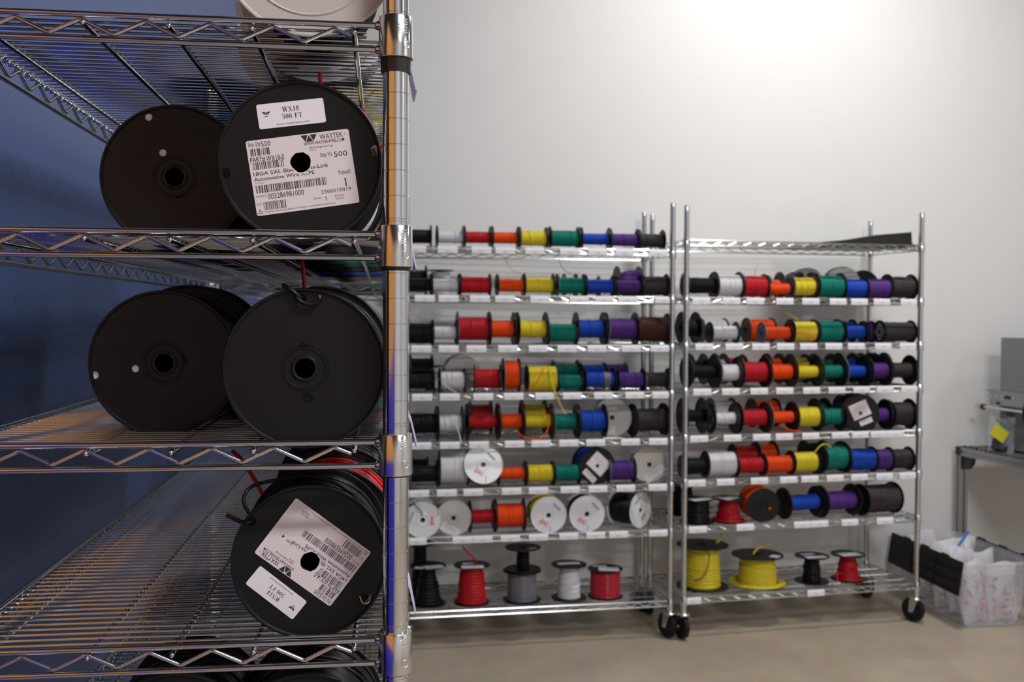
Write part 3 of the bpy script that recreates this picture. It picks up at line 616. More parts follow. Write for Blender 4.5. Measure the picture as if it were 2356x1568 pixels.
tag_me = MB()
tag_me.add([(-1.7,-.02,.66), (1.7,-.02,.66), (1.7,-.16,.2), (1.7,-.16,-.5), (-1.7,-.16,-.5), (-1.7,-.16,.2), (-1.7,.06,.66), (1.7,.06,.66), (1.7,-.1,.2), (1.7,-.1,-.5), (-1.7,-.1,-.5), (-1.7,-.1,.2)],
           [(0,5,2,1), (5,4,3,2), (6,7,8,11), (11,8,9,10), (4,10,9,3), (0,1,7,6), (1,2,8,7), (2,3,9,8), (0,6,11,5), (5,11,10,4)])
tag_me = tag_me.mesh('shelf_label', paper_b, False)
pr = MB()
for w, z in ((.16, .06), (.9, -.1), (.7, -.26)): pr.box(-w/2, w/2, -.17, -.165, z-.035, z+.035)
pr_me = pr.mesh('print', mat('pale_print', (.50,.50,.55), .6), False)
NUM = ['first', 'second', 'third', 'fourth', 'fifth', 'sixth', 'seventh', 'eighth', 'ninth', 'tenth', 'eleventh', 'twelfth', 'thirteenth', 'fourteenth']
def tags(nm, rk, H, T):
    for s, us in T.items():
        for i, u in enumerate(us):
            if i and u-us[i-1] < 3.45: u = us[i] = us[i-1]+3.45
            t = obj('shelf_label', tag_me, None, on_rack(rk, u, -.16, H[s-1]-.08), (0, 0, rk[2]))
            tag(t, '%s white label from the left on the %s edge, %s' % (NUM[i], shelfname(s), WORD[nm]), 'label', 'white shelf-edge labels')
            obj('print', pr_me, t)
tags('A', RA, HA, TAGS_A); tags('B', RB, HB, TAGS_B)
# ---- black sheet on the bare top shelf
t = thing('black_panel', 'folded black plastic panel lying on the bare top shelf, right wheeled rack', 'panel', on_rack(RB, -10, 8, HB[0]+.47), (0, 0, RB[2]))
MB().box(-10.5, 9.2, -6, 7.2, .0, .22).build('base_sheet', blk_dull, t, smooth=False)
b = MB()
v = [(-8,-6.2,.25), (9.3,-6.2,.25), (9.3,-6.0,2.6), (1.8,-6.0,1.9), (-8,-6.1,.3), (-8,-5.9,.25), (9.3,-5.9,.25), (9.3,-5.7,2.6), (1.8,-5.7,1.9), (-8,-5.8,.3)]
b.add(v, [(0,1,2,3,4), (9,8,7,6,5), (0,5,6,1), (1,6,7,2), (2,7,8,3), (3,8,9,4), (4,9,5,0)])
b.build('raised_flap', blk_dull, t, smooth=False)
b = MB(); b.add([(-9,-5.6,.3), (2.5,-5.6,1.45), (2.5,6.5,.9), (-9,6.5,.3), (-9,-5.6,.42), (2.5,-5.6,1.6), (2.5,6.5,1.05), (-9,6.5,.42)], [(0,3,2,1), (4,5,6,7), (0,1,5,4), (1,2,6,5), (2,3,7,6), (3,0,4,7)])
b.build('top_sheet', greyface, t, smooth=False)
b = MB(); b.add([(9.35,-5.5,.2), (10.9,-5.2,-.5), (10.9,-5.0,-.35), (9.5,-5.2,1.4), (9.35,-5.3,.2), (10.9,-5.0,-.5), (10.9,-4.8,-.35), (9.5,-5.0,1.4)], [(0,1,2,3), (7,6,5,4), (0,4,5,1), (1,5,6,2), (2,6,7,3), (3,7,4,0)])
b.build('corner_tab', blk_dull, t, smooth=False)
# ------------------------------------------------------------------ large spools on the near rack
def big_flange(R, holes, m, front=True, flat=False, n=96):
    v, f = filled([circ(R-.06, n)]+([circ(.40, 28)] if front else [])+[circ(h[2], 16, h[0], h[1]) for h in holes], .09)
    b = MB().add(v, f, XZ)
    b.lathe([(.06,R-.16), (.06,R-.02), (.02,R), (-.06,R), (-.12,R-.03), (-.12,R-.11), (-.05,R-.16)], n, close=True)
    if flat:
        b.lathe([(0,.40), (-.045,.40), (-.045,.42)], 40); return b.mesh('flange', m, True, 35)
    if front: b.lathe([(0,.40), (-.11,.40), (-.13,.46), (-.11,.52), (-.06,.55), (-.06,.78), (-.09,.80), (-.09,.84), (-.045,.86)], 40)
    b.lathe([(-.045,.93), (-.065,.94), (-.065,.96), (-.045,.97)], 48)
    return b.mesh('flange', m, True, 35)
def big_spool(label, X, Yf, h, D, L, Dw, c, holes=(), fm=None, rim=True, pitch=.12, yaw=0, group='large spools on the near rack', loops=2, rear=None, flat=False):
    """Yf = middle of the front flange; the flange rims drop between the deck wires"""
    fm = fm or blk
    t = thing('wire_spool', label, 'spool', (X, Yf+L/2, h-.34), (0, 0, yaw), group)
    R = D/2
    obj('flange', big_flange(R, holes, fm, True, flat), t, (0, -L/2, R))
    obj('flange', big_flange(R, [(.62, .1, .12)], rear or fm, False), t, (0, L/2, R), (0, 0, PI))
    MB().lathe([(-L/2, .40), (L/2, .40), (L/2, .46), (-L/2, .46)], 28).build('core_tube', fm, t, (0, 0, R))
    n = 72; k = int((L-.12)/pitch); rn = random.Random(int(X*100)); prof = [(-L/2+.06, .5)]
    for i in range(k):
        a = -L/2+.06+(L-.12)*(i+.5)/k; w = (L-.12)/k; rj = Dw/2+rn.uniform(-.025, .025)
        prof += [(a-w*.5, rj-.05), (a-w*.3, rj-.012), (a, rj), (a+w*.3, rj-.012)]
    prof += [(L/2-.06, Dw/2-.05), (L/2-.06, .5)]
    b = MB().lathe(prof, n)
    for j in range(loops):
        cc = rn.uniform(-.25, .25)*L; tl = rn.uniform(-.3, .3)*L; ph = rn.uniform(0, 6)
        b.tube([((Dw/2+.05)*math.cos(a), cc+tl*.5*math.sin(a+ph), (Dw/2+.05)*math.sin(a)) for a in [2*PI*i/60 for i in range(60)]], .055, 6, closed=True)
    b.build('winding', WIRE[c], t, (0, 0, R), auto=60)
    return t, R, -L/2
def hole_light_disc(t, x, z, y, m, label):
    v, f = filled([circ(.16, 14)], .01); o = MB().add(v, f, XZ).build('hole_light_disc', m, t, (x, y+.05, z), smooth=False); o['label'] = label
    return o
hole_light = mat('hole_light_white', '#f2eefa', .4)  # pale colour stands in for the bright background showing through the holes
K = FGY+.85
# --- upper shelf pair
S1, R, y = big_spool('left black spool on the upper shelf, bare face with small holes', -9.08, K+.7*7, FGH[1], 6.3, 4.9, 4.3, 'k', [(-1.08, 2.58, .165), (-.5, 1.05, .165), (.2, -.78, .17)])
hole_light_disc(S1, -1.08, R+2.58, y, hole_light, 'pale patch seen through the flange hole'); hole_light_disc(S1, -.5, R+1.05, y, hole_light, 'pale patch seen through the flange hole')
S2, R2, y2 = big_spool('right black spool on the upper shelf with two WX18 labels', -3.27, K, FGH[1], 6.42, 4.9, 5.7, 'k', [(2.92, .5, .21), (-2.9, -.5, .2)], flat=True)
MB().tube(spline([(2.75, -.1, R2+.6), (2.92, -.2, R2+.72), (3.06, -.1, R2+.5)]), .03, 6).build('wire_end', mat('bare_wire_end', (.6,.6,.62), .25, 1), S2, (0, y2+.12, 0))
# --- middle shelf pair
S3, R, y = big_spool('left black spool on the middle shelf, bare face with three pale holes', -9.56, K+.7*7, FGH[2], 6.4, 4.9, 5.95, 'k', [(-2.92, -.52, .18), (-1.22, -.24, .17), (.82, .2, .2), (2.8, .55, .17)])
for x, z in ((-2.92, -.52), (-1.22, -.24), (2.8, .55)): hole_light_disc(S3, x, R+z, y, hole_light, 'pale patch seen through the flange hole')
S4, R, y = big_spool('right black spool on the middle shelf with a wire hooked through its rim', -3.12, K, FGH[2], 6.42, 4.9, 6.1, 'k', [(-.06, .83, .19), (.12, -1.18, .2), (-.1, 2.8, .16)])
b = MB().tube(spline([(-.85, .5, R+3.28), (-.8, -.05, R+3.3), (-.5, -.2, R+3.1), (-.2, -.15, R+2.85), (-.1, .1, R+2.78)]), .09, 10)
b.tube(spline([(-.38, .1, R+2.95), (-.3, -.2, R+2.8), (-.05, -.24, R+2.62), (.25, -.24, R+2.56), (.5, -.24, R+2.64), (.6, -.24, R+2.82)]), .085, 10)
w = b.build('wire_end', WIRE['k'], S4, (0, y, 0)); MB().tube([(.6, -.24, R+2.8), (.605, -.24, R+2.92)], .06, 8).build('copper_tip', copper, w)
# --- lower shelf
S5, R5, y5 = big_spool('black spool on the lower shelf with two upside-down WX14 labels', -2.98, K+.7, FGH[3], 6.3, 4.9, 5.75, 'k', [(-2.35, 1.72, .2), (2.2, -1.6, .22)], flat=True)
b = MB().tube(spline([(-2.2, .2, R5+1.68), (-2.4, -.15, R5+1.7), (-2.75, -.12, R5+1.72), (-3.3, 0, R5+1.98)]), .09, 10)
b.tube(spline([(-2.4, .1, R5+1.95), (-2.62, .15, R5+2.35), (-2.62, .3, R5+2.75), (-2.3, .6, R5+3.05), (-1.5, .9, R5+3.2), (-.3, .9, R5+3.35), (1.0, .8, R5+3.05), (2.0, .7, R5+2.3), (2.6, .7, R5+1.5)]), .075, 10)
w = b.build('wire_end', WIRE['k'], S5, (0, y5, 0)); MB().tube([(-3.28, 0, R5+1.97), (-3.4, 0, R5+2.03)], .05, 8).build('copper_tip', copper, w)
MB().tube(spline([(2.0, 0, R5-1.45), (2.15, -.12, R5-1.75), (2.4, -.12, R5-1.7), (2.45, 0, R5-1.4)]), .035, 6).build('wire_end_loop', mat('bare_wire_end', (.6,.6,.62), .25, 1), S5, (0, y5, 0))
S6, R, y = big_spool('black spool of red wire directly behind the WX14 spool, lower shelf', -2.45, K+.7*9, FGH[3], 6.15, 4.2, 5.95, 'r', [(-2.5, 1.2, .2)])
MB().tube(spline([(-2.4, .2, R+1.5), (-2.6, -.15, R+1.7), (-3.0, -.1, R+1.85), (-3.5, .3, R+2.6), (-4.1, 1.0, R+3.3), (-4.6, 1.4, R+3.7)]), .1, 10).build('wire_end', WIRE['r'], S6, (0, y, 0))
big_spool('third spool in the lower shelf row, black wire behind the red wire', -2.3, K+.7*16, FGH[3], 6.5, 4.2, 6.2, 'k')
big_spool('black spool left of the post on the lowest visible shelf, right one', -3.2, K+.7*2, FGH[4], 6.4, 4.9, 6.1, 'k', pitch=.2, loops=6)
big_spool('black spool on the lowest visible shelf, left one', -8.6, K+.7*3, FGH[4], 6.4, 4.9, 6.1, 'k', pitch=.2, loops=6)
# --- rows receding behind the front spools; far ones added, enlarged, to block light
row = [(1, -3.3, 8, 'w', 'white wire'), (1, -3.2, 15, 'y', 'yellow wire'), (1, -3.2, 22, 'k', 'black wire'), (1, -3.2, 29, 'y', 'yellow wire'), (1, -3.2, 37, 'k', 'black wire'), (1, -3.2, 44, 'k', 'black wire'), (1, -3.2, 51, 'r', 'red wire'), (1, -3.2, 58, 'y', 'yellow wire'), (1, -3.2, 65, 'k', 'black wire'),
       (1, -9.2, 17, 'k', 'black wire'), (1, -9.0, 26, 'b', 'blue wire'), (1, -9.0, 34, 'k', 'black wire'),
       (2, -3.1, 9, 'k', 'black wire'), (2, -3.1, 16, 'k', 'black wire'), (2, -3.1, 23, 't', 'green wire'), (2, -3.1, 31, 'k', 'black wire'), (2, -3.1, 39, 'k', 'black wire'), (2, -3.1, 47, 'b', 'blue wire'), (2, -3.1, 55, 'k', 'black wire'), (2, -9.5, 15, 'k', 'black wire'),
       (3, -2.6, 24, 'k', 'black wire'), (3, -2.6, 31, 'k', 'black wire'), (3, -2.6, 39, 'r', 'red wire'), (3, -2.6, 47, 'k', 'black wire')]
seen = {}
for s, X, k, c, nm in row:
    seen[(s, X < -6)] = seen.get((s, X < -6), 3 if s == 3 else 1)+1
    big_spool('%s spool, %s in the %s row of the %s shelf of the near rack' % (nm, NUM[seen[(s, X < -6)]-1], 'left' if X < -6 else 'right', {1:'upper', 2:'middle', 3:'lower'}[s]), X, K+.7*k, FGH[s], 6.8 if k > 9 else 6.4, 4.2, 6.5 if k > 9 else 6.15, c, loops=0)
# --- reels on the top shelf
R1, R, y = big_spool('large off-white reel on the top shelf beside the near post', -2.92, K, FGH[0], 7.0, 5.6, 5.4, 'k', [(-.9, .55, .17)], fm=cream_reel)
MB().lathe([(0, 1.86), (-.035, 1.89), (0, 1.92)], 64).build('moulded_ring', mat('grey_moulded_line', (.25,.24,.23), .4), R1, (0, y-.045, R))
MB().lathe([(0, 2.55), (-.04, 2.62), (0, 2.69)], 64).build('moulded_ring', cream_reel, R1, (0, y-.045, R))
t, R, y = big_spool('second off-white reel with red print on the top shelf, behind the first', -3.0, K+.7*11, FGH[0], 7.8, 5.6, 6.6, 'k', [], fm=white_reel)
b = MB(); v, f = text_geo('IEWC', 1.0, 2.6, -1.3, -.5, .25, .012); b.add(v, f, XZ); b.build('printed_word', ink_r, t, (2.2, y-.12, 1.7), (0, -.5, 0), smooth=False)
for k, (dx, fm, nm) in enumerate(((-.4, cream_reel, 'added third off-white'),)):  # hidden third reel added to keep light off the blue wall
    big_spool('%s reel in the row on the top shelf of the near rack' % nm, -3.4+dx, K+.7*(22+11*k), FGH[0], 8.2, 6.4, 7.0, 'k', [], fm=fm, loops=0, pitch=.3)
tag(MB().tube(spline([(-2.6, 47.0, FGH[0]+1.2), (-2.65, 47.2, FGH[0]+.5), (-2.9, 47.4, FGH[0]-.3), (-2.8, 48.0, FGH[0]-1.0), (-2.5, 48.6, FGH[0]-1.8), (-2.7, 49, FGH[0]-2.4)]), .09, 8).build('loose_wire', WIRE['r']), 'thin red wire end hanging through the top shelf of the near rack', 'wire')
tag(MB().tube(spline([(-1.0, 52, FGH[0]-1.0), (-.8, 51, FGH[0]-2.6), (-.3, 50, FGH[0]-3.2), (.2, 49.5, FGH[0]-2.9), (.35, 49.5, FGH[0]-2.2)]), .09, 8).build('loose_wire', WIRE['r']), 'red wire loop hanging left of the near post below the top shelf', 'wire')
tag(MB().tube(spline([(-4.4, 56, FGH[1]-.1), (-4.3, 56, FGH[1]-1.2), (-4.25, 56, FGH[1]-2.0)]), .11, 8).build('loose_wire', WIRE['r']), 'red wire end hanging below the upper shelf of the near rack', 'wire')
# --- coloured spools on the far rack by the blue wall
for s, X, Y, c, nm in ((1, -3, 104.5, 'r', 'red'), (1, -3.1, 112, 'y', 'yellow'), (2, -3, 105.5, 't', 'green'), (2, -9, 106, 'k', 'black'), (1, -10, 107, 'k', 'black'), (3, -3.2, 106, 'b', 'blue')):
    spool('%s spool on the %s shelf of the far rack by the blue wall' % (nm, {1:'upper', 2:'middle', 3:'lower'}[s]), 'spools on the far rack', (X, Y+3, [0, 60.5, 52.3, 44.2][s]-.15), (0, 0, 0), 6.4, 4.6, 6.0, c)
for s in (1, 2, 3):  # mostly hidden spools added so the deck wires mirror a dark corner
    for X, side in ((-3.4, 'right'), (-10.4, 'left')):
        for k in range(6):
            spool('%s black spool added for shade, %s back row, %s shelf of the far rack' % (NUM[k], side, {1:'upper', 2:'middle', 3:'lower'}[s]), 'spools on the far rack', (X, 118.5+6.4*k, [0, 60.5, 52.3, 44.2][s]-.15), (0, 0, 0), 6.4, 5.4, 6.0, 'k', loops=0)
# ------------------------------------------------------------------ printed labels
def serif(s, cap, x0, y0, width):
    """bold slab-serif capitals built from strokes"""
    T, H = .17, .055; A = {}
    def bar(b, x, y, X, Y): b.append([(x,y), (X,y), (X,Y), (x,Y)])
    def dia(b, x, y, X, Y, w): b.append([(x-w/2,y), (x+w/2,y), (X+w/2,Y), (X-w/2,Y)])
    def arc(b, cx, cy, rx, ry, a0, a1, tw=T, th=H, n=14):
        for i in range(n):
            p = [math.radians(a0+(a1-a0)*(i+j)/n) for j in (0, 1)]
            b.append([(cx+rx*math.cos(p[0]), cy+ry*math.sin(p[0])), (cx+rx*math.cos(p[1]), cy+ry*math.sin(p[1])), (cx+(rx-tw)*math.cos(p[1]), cy+(ry-th)*math.sin(p[1])), (cx+(rx-tw)*math.cos(p[0]), cy+(ry-th)*math.sin(p[0]))])
    def glyph(c):
        b = []; w = .62
        if c == 'W':
            w = 1.15
            dia(b,.36,0,.14,1,T); dia(b,.36,0,.58,1,H*1.3); dia(b,.80,0,.58,1,T); dia(b,.80,0,1.02,1,H*1.3)
            for x in (.14,.58,1.02): bar(b, x-.15, 1-H, x+.15, 1)
        elif c == 'X':
            w = .85; dia(b,.7,0,.16,1,T); dia(b,.14,0,.68,1,H*1.3)
            for x,y in ((.15,1-H),(.69,1-H),(.14,0),(.7,0)): bar(b, x-.15, y, x+.15, y+H)
        elif c == '1':
            bar(b,.24,0,.24+T,1); bar(b,.08,0,.57,H); dia(b,.13,.80,.28,.98,.08)
        elif c == '8':
            arc(b,.31,.74,.25,.27,0,360); arc(b,.31,.27,.29,.28,0,360)
        elif c == '5':
            bar(b,.1,.88,.54,1); bar(b,.1,.5,.1+H*1.3,1); arc(b,.27,.31,.3,.32,-150,140)
        elif c == '0': arc(b,.31,.5,.28,.51,0,360)
        elif c == '4':
            bar(b,.34,0,.34+T,1); bar(b,.02,.24,.6,.24+H*1.3); dia(b,.05,.26,.40,1,H*1.5); bar(b,.22,0,.6,H)
        elif c == 'F':
            w = .72; bar(b,.12,0,.12+T,1); bar(b,.02,0,.42,H); bar(b,.02,1-H,.66,1); bar(b,.6,.72,.66,1); bar(b,.2,.48,.46,.48+H); bar(b,.42,.38,.47,.64)
        elif c == 'T':
            w = .78; bar(b,.3,0,.3+T,1); bar(b,.18,0,.6,H); bar(b,.04,1-H,.73,1); bar(b,.04,.72,.09,1); bar(b,.68,.72,.73,1)
        else: w = .42
        return b, w
    x = 0; out = []
    for c in s:
        b, w = glyph(c); out += [[(x+p[0], p[1]) for p in q] for q in b]; x += w+.04
    k = width/x; v = []; f = []
    for q in out:
        n = len(v); v += [(x0+p[0]*k, y0+p[1]*cap, 0) for p in q]; f.append(tuple(range(n, n+4)))
    return v, f
def bars(x0, y0, w, h, seed, n):
    rn = random.Random(seed); v = []; f = []; ws = [rn.choice((1, 1, 2, 3)) for _ in range(2*n)]; k = w/sum(ws); x = x0
    for i, q in enumerate(ws):
        if i % 2 == 0:
            j = len(v); v += [(x,y0,0), (x+q*k*.92,y0,0), (x+q*k*.92,y0+h,0), (x,y0+h,0)]; f.append((j,j+1,j+2,j+3))
        x += q*k
    return v, f
def logo(x, y, w, h):
    def P(a, b): return (x+a*w, y+b*h, 0)
    v = [P(0,1), P(.42,1), P(.27,0), P(.30,.02), P(.5,.95), P(.72,.02), P(.58,1), P(1,1), P(.76,.02)]
    return v, [(0,2,1), (3,5,4), (6,8,7)]
rag = random.Random(5)
def jagged(r, x, y): return [(x+(r+rag.uniform(-.03,.02))*math.cos(2*PI*i/22), y+(r+rag.uniform(-.03,.02))*math.sin(2*PI*i/22)) for i in range(22)]
def big_label(t, R, y, cx, cz, w, h, rot, L):
    """cx, cz: label centre from the hub; the shipping label with its print"""
    ca, sa = math.cos(rot), math.sin(rot); hx, hy = -cx*ca-cz*sa, cx*sa-cz*ca
    p = plate(t, 'shipping_label', paper, w, h, cx, R+cz, y-.055, rot, .09, hole=jagged(.40, hx, hy))
    b = MB(); g = MB(); S = 251.; a0 = math.radians(8.7)
    def at(px, py):
        dx, dy = (px-866)/S, -(py-930)/S
        return (dx*math.cos(a0)+dy*math.sin(a0))*w/4.05, (-dx*math.sin(a0)+dy*math.cos(a0))*h/2.96
    def tx(s, px, py, cap, wd, o=.004, m=None):
        x, yy = at(px, py); v, f = text_geo(s, cap/S, wd/S*w/4.05 if wd else None, x, yy, 0, o); (m or b).add(v, f)
    def bc(px, py, wd, hh, seed, n):
        x, yy = at(px, py); b.add(*bars(x, yy, wd/S*w/4.05, hh/S, seed, n))
    tx('Ship Qty', 335, 695, 45, 120, .0); tx('500', 462, 687, 50, 92, .0)
    bc(360, 788, 192, 72, 1, 14); tx('PART#', 358, 850, 50, 145); tx(L['part'], 512, 833, 55, 176)
    bc(387, 922, 308, 72, 2, 24); tx(L['d1'], 388, 981, 36, 740, .006); tx('Automotive Wire XLPE', 393, 1034, 36, 595, .006)
    tx(L['part'], 398, 1062, 15, 88, 0, g); bc(415, 1152, 705, 76, 3, 52)
    tx('ORDER #', 412, 1194, 20, 100, 0, g); tx(L['order'], 528, 1205, 55, 355, .0); tx('LIC', 422, 1270, 24, 45, 0, g)
    bc(490, 1316, 225, 82, 4, 22); tx('WARNING: CANCER AND REPRODUCTIVE HARM - WWW.P65WARNINGS.CA.GOV', 492, 1340, 13, 705, 0, b)
    x, yy = at(428, 1352); s = .2
    q = [(x,yy), (x+s,yy), (x+s/2,yy+s*.9)]; c = (x+s/2, yy+s*.33)
    q2 = [(c[0]+(p_[0]-c[0])*.72, c[1]+(p_[1]-c[1])*.72) for p_ in q]
    b.add([(*i, 0) for i in q+q2], [(0,1,4,3), (1,2,5,4), (2,0,3,5)]); tx('!', 448, 1345, 26, 5)
    x, yy = at(852, 638); b.add(*logo(x, yy, 160/S*w/4.05, 68/S)); tx('WAYTEK', 1035, 602, 50, 228); tx('®', 1268, 548, 12, 14, 0)
    tx('WWW.WAYTEKWIRE.COM', 877, 668, 32, 402, .008); tx('RFA Engineering', 932, 697, 18, 226, 0); tx('PO #', 937, 720, 16, 60, 0)
    if L.get('via'): tx('Ship Via', 1038, 776, 40, 120, 0); tx('500', 1175, 772, 52, 130, 0); tx('Putwall:', 1222, 946, 44, 120, 0); one = at(1272, 1058); b.add(*serif('1', 78/S, one[0], one[1], .17)); tx('2300010019', 1048, 1142, 36, 297, 0)
    zx, zy = L.get('zone_at', (975, 1200)); tx('Zones:', zx, zy, L.get('zc', 20), 80*L.get('zc', 20)/20*.6 if L.get('zc') else 80, 0); tx(L['zone'], zx+118, zy+4, 40, None, .005)
    tx('BATCH#', 1180, 1168, 17, 88, 0); tx(L['batch'], 1188, 1196, 17, 85, 0)
    for bb, m, nm in ((b, ink, 'print'), (g, ink_g, 'fine_print')):
        bb.f = [f for f in bb.f if min(math.hypot(bb.v[i][0]-hx, bb.v[i][1]-hy) for i in f) > .42]
        o = MB().add(bb.v, bb.f, XZ).build(nm, m, p, (0, -.008, 0), smooth=False)
    return p
def small_label(t, R, y, cx, cz, w, h, rot, code):
    p = plate(t, 'code_label', paper_b, w, h, cx, R+cz, y-.055, rot, .08)
    b = MB(); g = MB(); k = w/2.61
    b.add(*serif(code, .19*k, -.33*k, .1*k, .66*k)); b.add(*serif('500 FT', .185*k, -.37*k, -.17*k, .8*k))
    b.add(*logo(-1.12*k, .06*k, .32*k, .11*k)); b.add([(-1.08*k,0,0), (-.98*k,-.03*k,0), (-.82*k,.02*k,0), (-.98*k,-.0*k,0)], [(0,1,2,3)])
    v, f = text_geo('www.waytekwire.com', .095*k, 1.3*k, -.64*k, -.4*k); g.add(v, f)
    MB().add(b.v, b.f, XZ).build('print', ink, p, (0, -.008, 0), smooth=False); MB().add(g.v, g.f, XZ).build('fine_print', ink_g, p, (0, -.008, 0), smooth=False)
small_label(S2, R2, y2, -.36, 1.90, 2.62, .965, math.radians(7.9), 'WX18')
big_label(S2, R2, y2, .09, -.40, 4.05, 2.96, math.radians(8.7), dict(part='WX18-0', d1='18GA SXL Black Cross-Link', order='003286981000', via=1, zone='1', batch='346201'))
small_label(S5, R5, y5, -1.34, -1.23, 2.42, .93, math.radians(140.6), 'WX14')
big_label(S5, R5, y5, .13, .38, 3.8, 2.76, math.radians(142.7), dict(part='WX14-0', d1='14GA SXL Black Cross-Link', order='002699598000', zone='4', batch='248140', zone_at=(1090, 850), zc=34))
# lavender label holders on the right side rails of the near rack
for s, y, z, nm in ((0, 46.5, .2, 'top'), (1, 46.0, .2, 'upper'), (2, 44.0, .5, 'middle'), (3, 46.3, .5, 'lower')):
    t = tag(MB().add([(.14,0,.2), (.3,0,-.2), (.55,0,-1.3), (.62,0,-1.3), (.36,0,-.15), (.2,0,.25), (.14,2.6,.2), (.3,2.6,-.2), (.5,2.6,-1.3), (.57,2.6,-1.3), (.36,2.6,-.15), (.2,2.6,.25)],
        [(0,1,7,6), (1,2,8,7), (2,3,9,8), (3,4,10,9), (4,5,11,10), (5,0,6,11), (0,5,4,1), (1,4,3,2), (6,7,10,11), (7,8,9,10)]).build('label_holder', lav, None, (FGX+.42, y, FGH[s]+z), smooth=False),
        'lavender label holder clipped on the %s shelf right of the near post' % nm, 'label', 'lavender label holders')
# ------------------------------------------------------------------ bench, machine and tote at the right
alu = mat('anodised_aluminium', (.36,.36,.37), .32, 1, .05, 40)
cap_m = mat('black_plastic_cap', (.02,.02,.02), .5)
def extrusion(p, q, w=1.75):
    """slotted aluminium bar between two points"""
    p, q = Vector(p), Vector(q); d = (q-p).normalized(); L = (q-p).length
    a = Vector((0,0,1)) if abs(d.z) < .9 else Vector((1,0,0)); x = d.cross(a).normalized(); y = x.cross(d); h = w/2; s = .17; e = .28
    prof = []
    for k in range(4):
        c, n = math.cos(k*PI/2), math.sin(k*PI/2)
        for u, v in ((h, -h), (h, -s), (h-e, -s), (h-e, s), (h, s)): prof.append((u*c-v*n, u*n+v*c))
    m = len(prof); b = MB(); b.v = [tuple(p+x*i+y*j) for i, j in prof]+[tuple(q+x*i+y*j) for i, j in prof]
    b.f = [(i, (i+1) % m, (i+1) % m+m, i+m) for i in range(m)]+[tuple(reversed(range(m))), tuple(range(m, 2*m))]
    return b
BX, BY, BZ = 119.5, 197.0, 30.3
bench = thing('workbench', 'slotted aluminium workbench against the white wall, right edge of view', 'bench', (BX, BY, 0), (0, 0, WA))
def ex(nm, p, q): return extrusion(p, q).build(nm, alu, bench, smooth=False)
for x, y in ((0,0), (0,-30), (70,0), (70,-30)): ex('leg', (x, y, 0), (x, y, BZ-1.75))
ex('frame_bar', (0, -29.1, BZ-.875), (0, -.9, BZ-.875)); ex('frame_bar', (.9, 0, BZ-.875), (70, 0, BZ-.875)); ex('frame_bar', (.9, -30, BZ-.875), (70, -30, BZ-.875)); ex('frame_bar', (70, -29.1, BZ-.875), (70, -.9, BZ-.875))
for y, s in ((0, -1), (-30, 1)):
    MB().box(-.9, .9, y-.9, y+.9, BZ-1.75, BZ+.02).build('corner_cap', cap_m, bench, smooth=False)
    pts = [(-.5, y+s*.9, BZ-1.76), (-.5, y+s*4.0, BZ-1.76), (-.5, y+s*3.6, BZ-3.2), (-.5, y+s*2.4, BZ-4.3), (-.5, y+s*.9, BZ-4.6)]
    MB().add(pts+[(p[0]+1, p[1], p[2]) for p in pts], [(0,1,2,3,4), (9,8,7,6,5), (0,5,6,1), (1,6,7,2), (2,7,8,3), (3,8,9,4), (4,9,5,0)]).build('corner_bracket', cap_m, bench, smooth=False)
MB().box(1.0, 69, -29, -1, BZ-.5, BZ-.05).build('tabletop', mat('dark_tabletop', (.10,.09,.08), .5), bench, smooth=False)
def on_bench(x, y, z): 
    c, s = math.cos(WA), math.sin(WA); return (BX+x*c-y*s, BY+x*s+y*c, z)
m = thing('machine', 'grey metal machine cabinet standing on the workbench, right edge of view', 'machine', on_bench(5.0, -5, BZ), (0, 0, WA))
MB().box(0, 30, -22, 0, .4, 22.8).build('cabinet', mat('grey_powder_coat', (.20,.215,.235), .45, 0, .04, 20), m, smooth=False)
b = MB()
for y in (-.5, -5, -10.5, -16):
    for z in (1.2, 12.5, 22.2): b.lathe([(-.08, 0), (-.06, .12), (0, .17)], 10, 'x', Matrix.Translation((0, y, z)))
b.build('screw', alu, m)
MB().box(1, 29, -21, -1, 0, .4).build('foot_plinth', cap_m, m, smooth=False)
rail = MB(); rail.box(-1.8, -.02, -22, .8, 9.2, 11.9); rail.box(-2.2, -.02, -22, 1.4, 11.9, 12.2)
g = rail.build('guide_rail', alu, m, smooth=False)
b = MB()
for y in (.1, -1.2, -2.8, -6.2): b.lathe([(-.1, 0), (-.08, .22), (0, .3)], 12, 'x', Matrix.Translation((-1.8, y, 11.0)))
b.build('bolt', chrome_far, g)
b = MB(); b.box(-1.85, -1.79, -5.4, -3.6, 10.6, 11.3); b.box(-1.85, -1.79, -2.4, -1.2, 9.3, 9.9); b.build('slot', cap_m, g, smooth=False)
b = MB(); b.tube([(-2.6, 2.2, 8.6), (-2.6, -22, 8.6)], .3, 10); b.build('rod', chrome_far, m)
MB().tube([(-2.6, 2.0, 8.6), (-2.6, 1.3, 8.6)], .6, 12).build('rod_collar', cap_m, m)
MB().tube([(-2.6, 1.2, 8.6), (-2.6, 1.0, 8.6)], .4, 12).build('washer', mat('orange_washer', lin('#d0763c'), .5), m)
MB().lathe([(-.2, 0), (-.2, 3.0), (0, 3.1), (.2, 3.0), (.2, 0)], 32, 'y').build('feed_disc', blk, m, (-3.0, -13.2, 8.8), (0, 0, .3))
b = MB(); b.tube(spline([(-.5, -2, 10.2), (-.6, -2.3, 8.5), (-.4, -3, 7.2)]), .2, 8); b.tube(spline([(-.5, -3.4, 10), (-.6, -3.6, 8.4), (-.4, -4, 7)]), .2, 8); b.build('cable', mat('grey_cable', (.10,.10,.11), .5), m)
clear = bpy.data.materials.new('clear_plastic_film'); clear.use_nodes = True
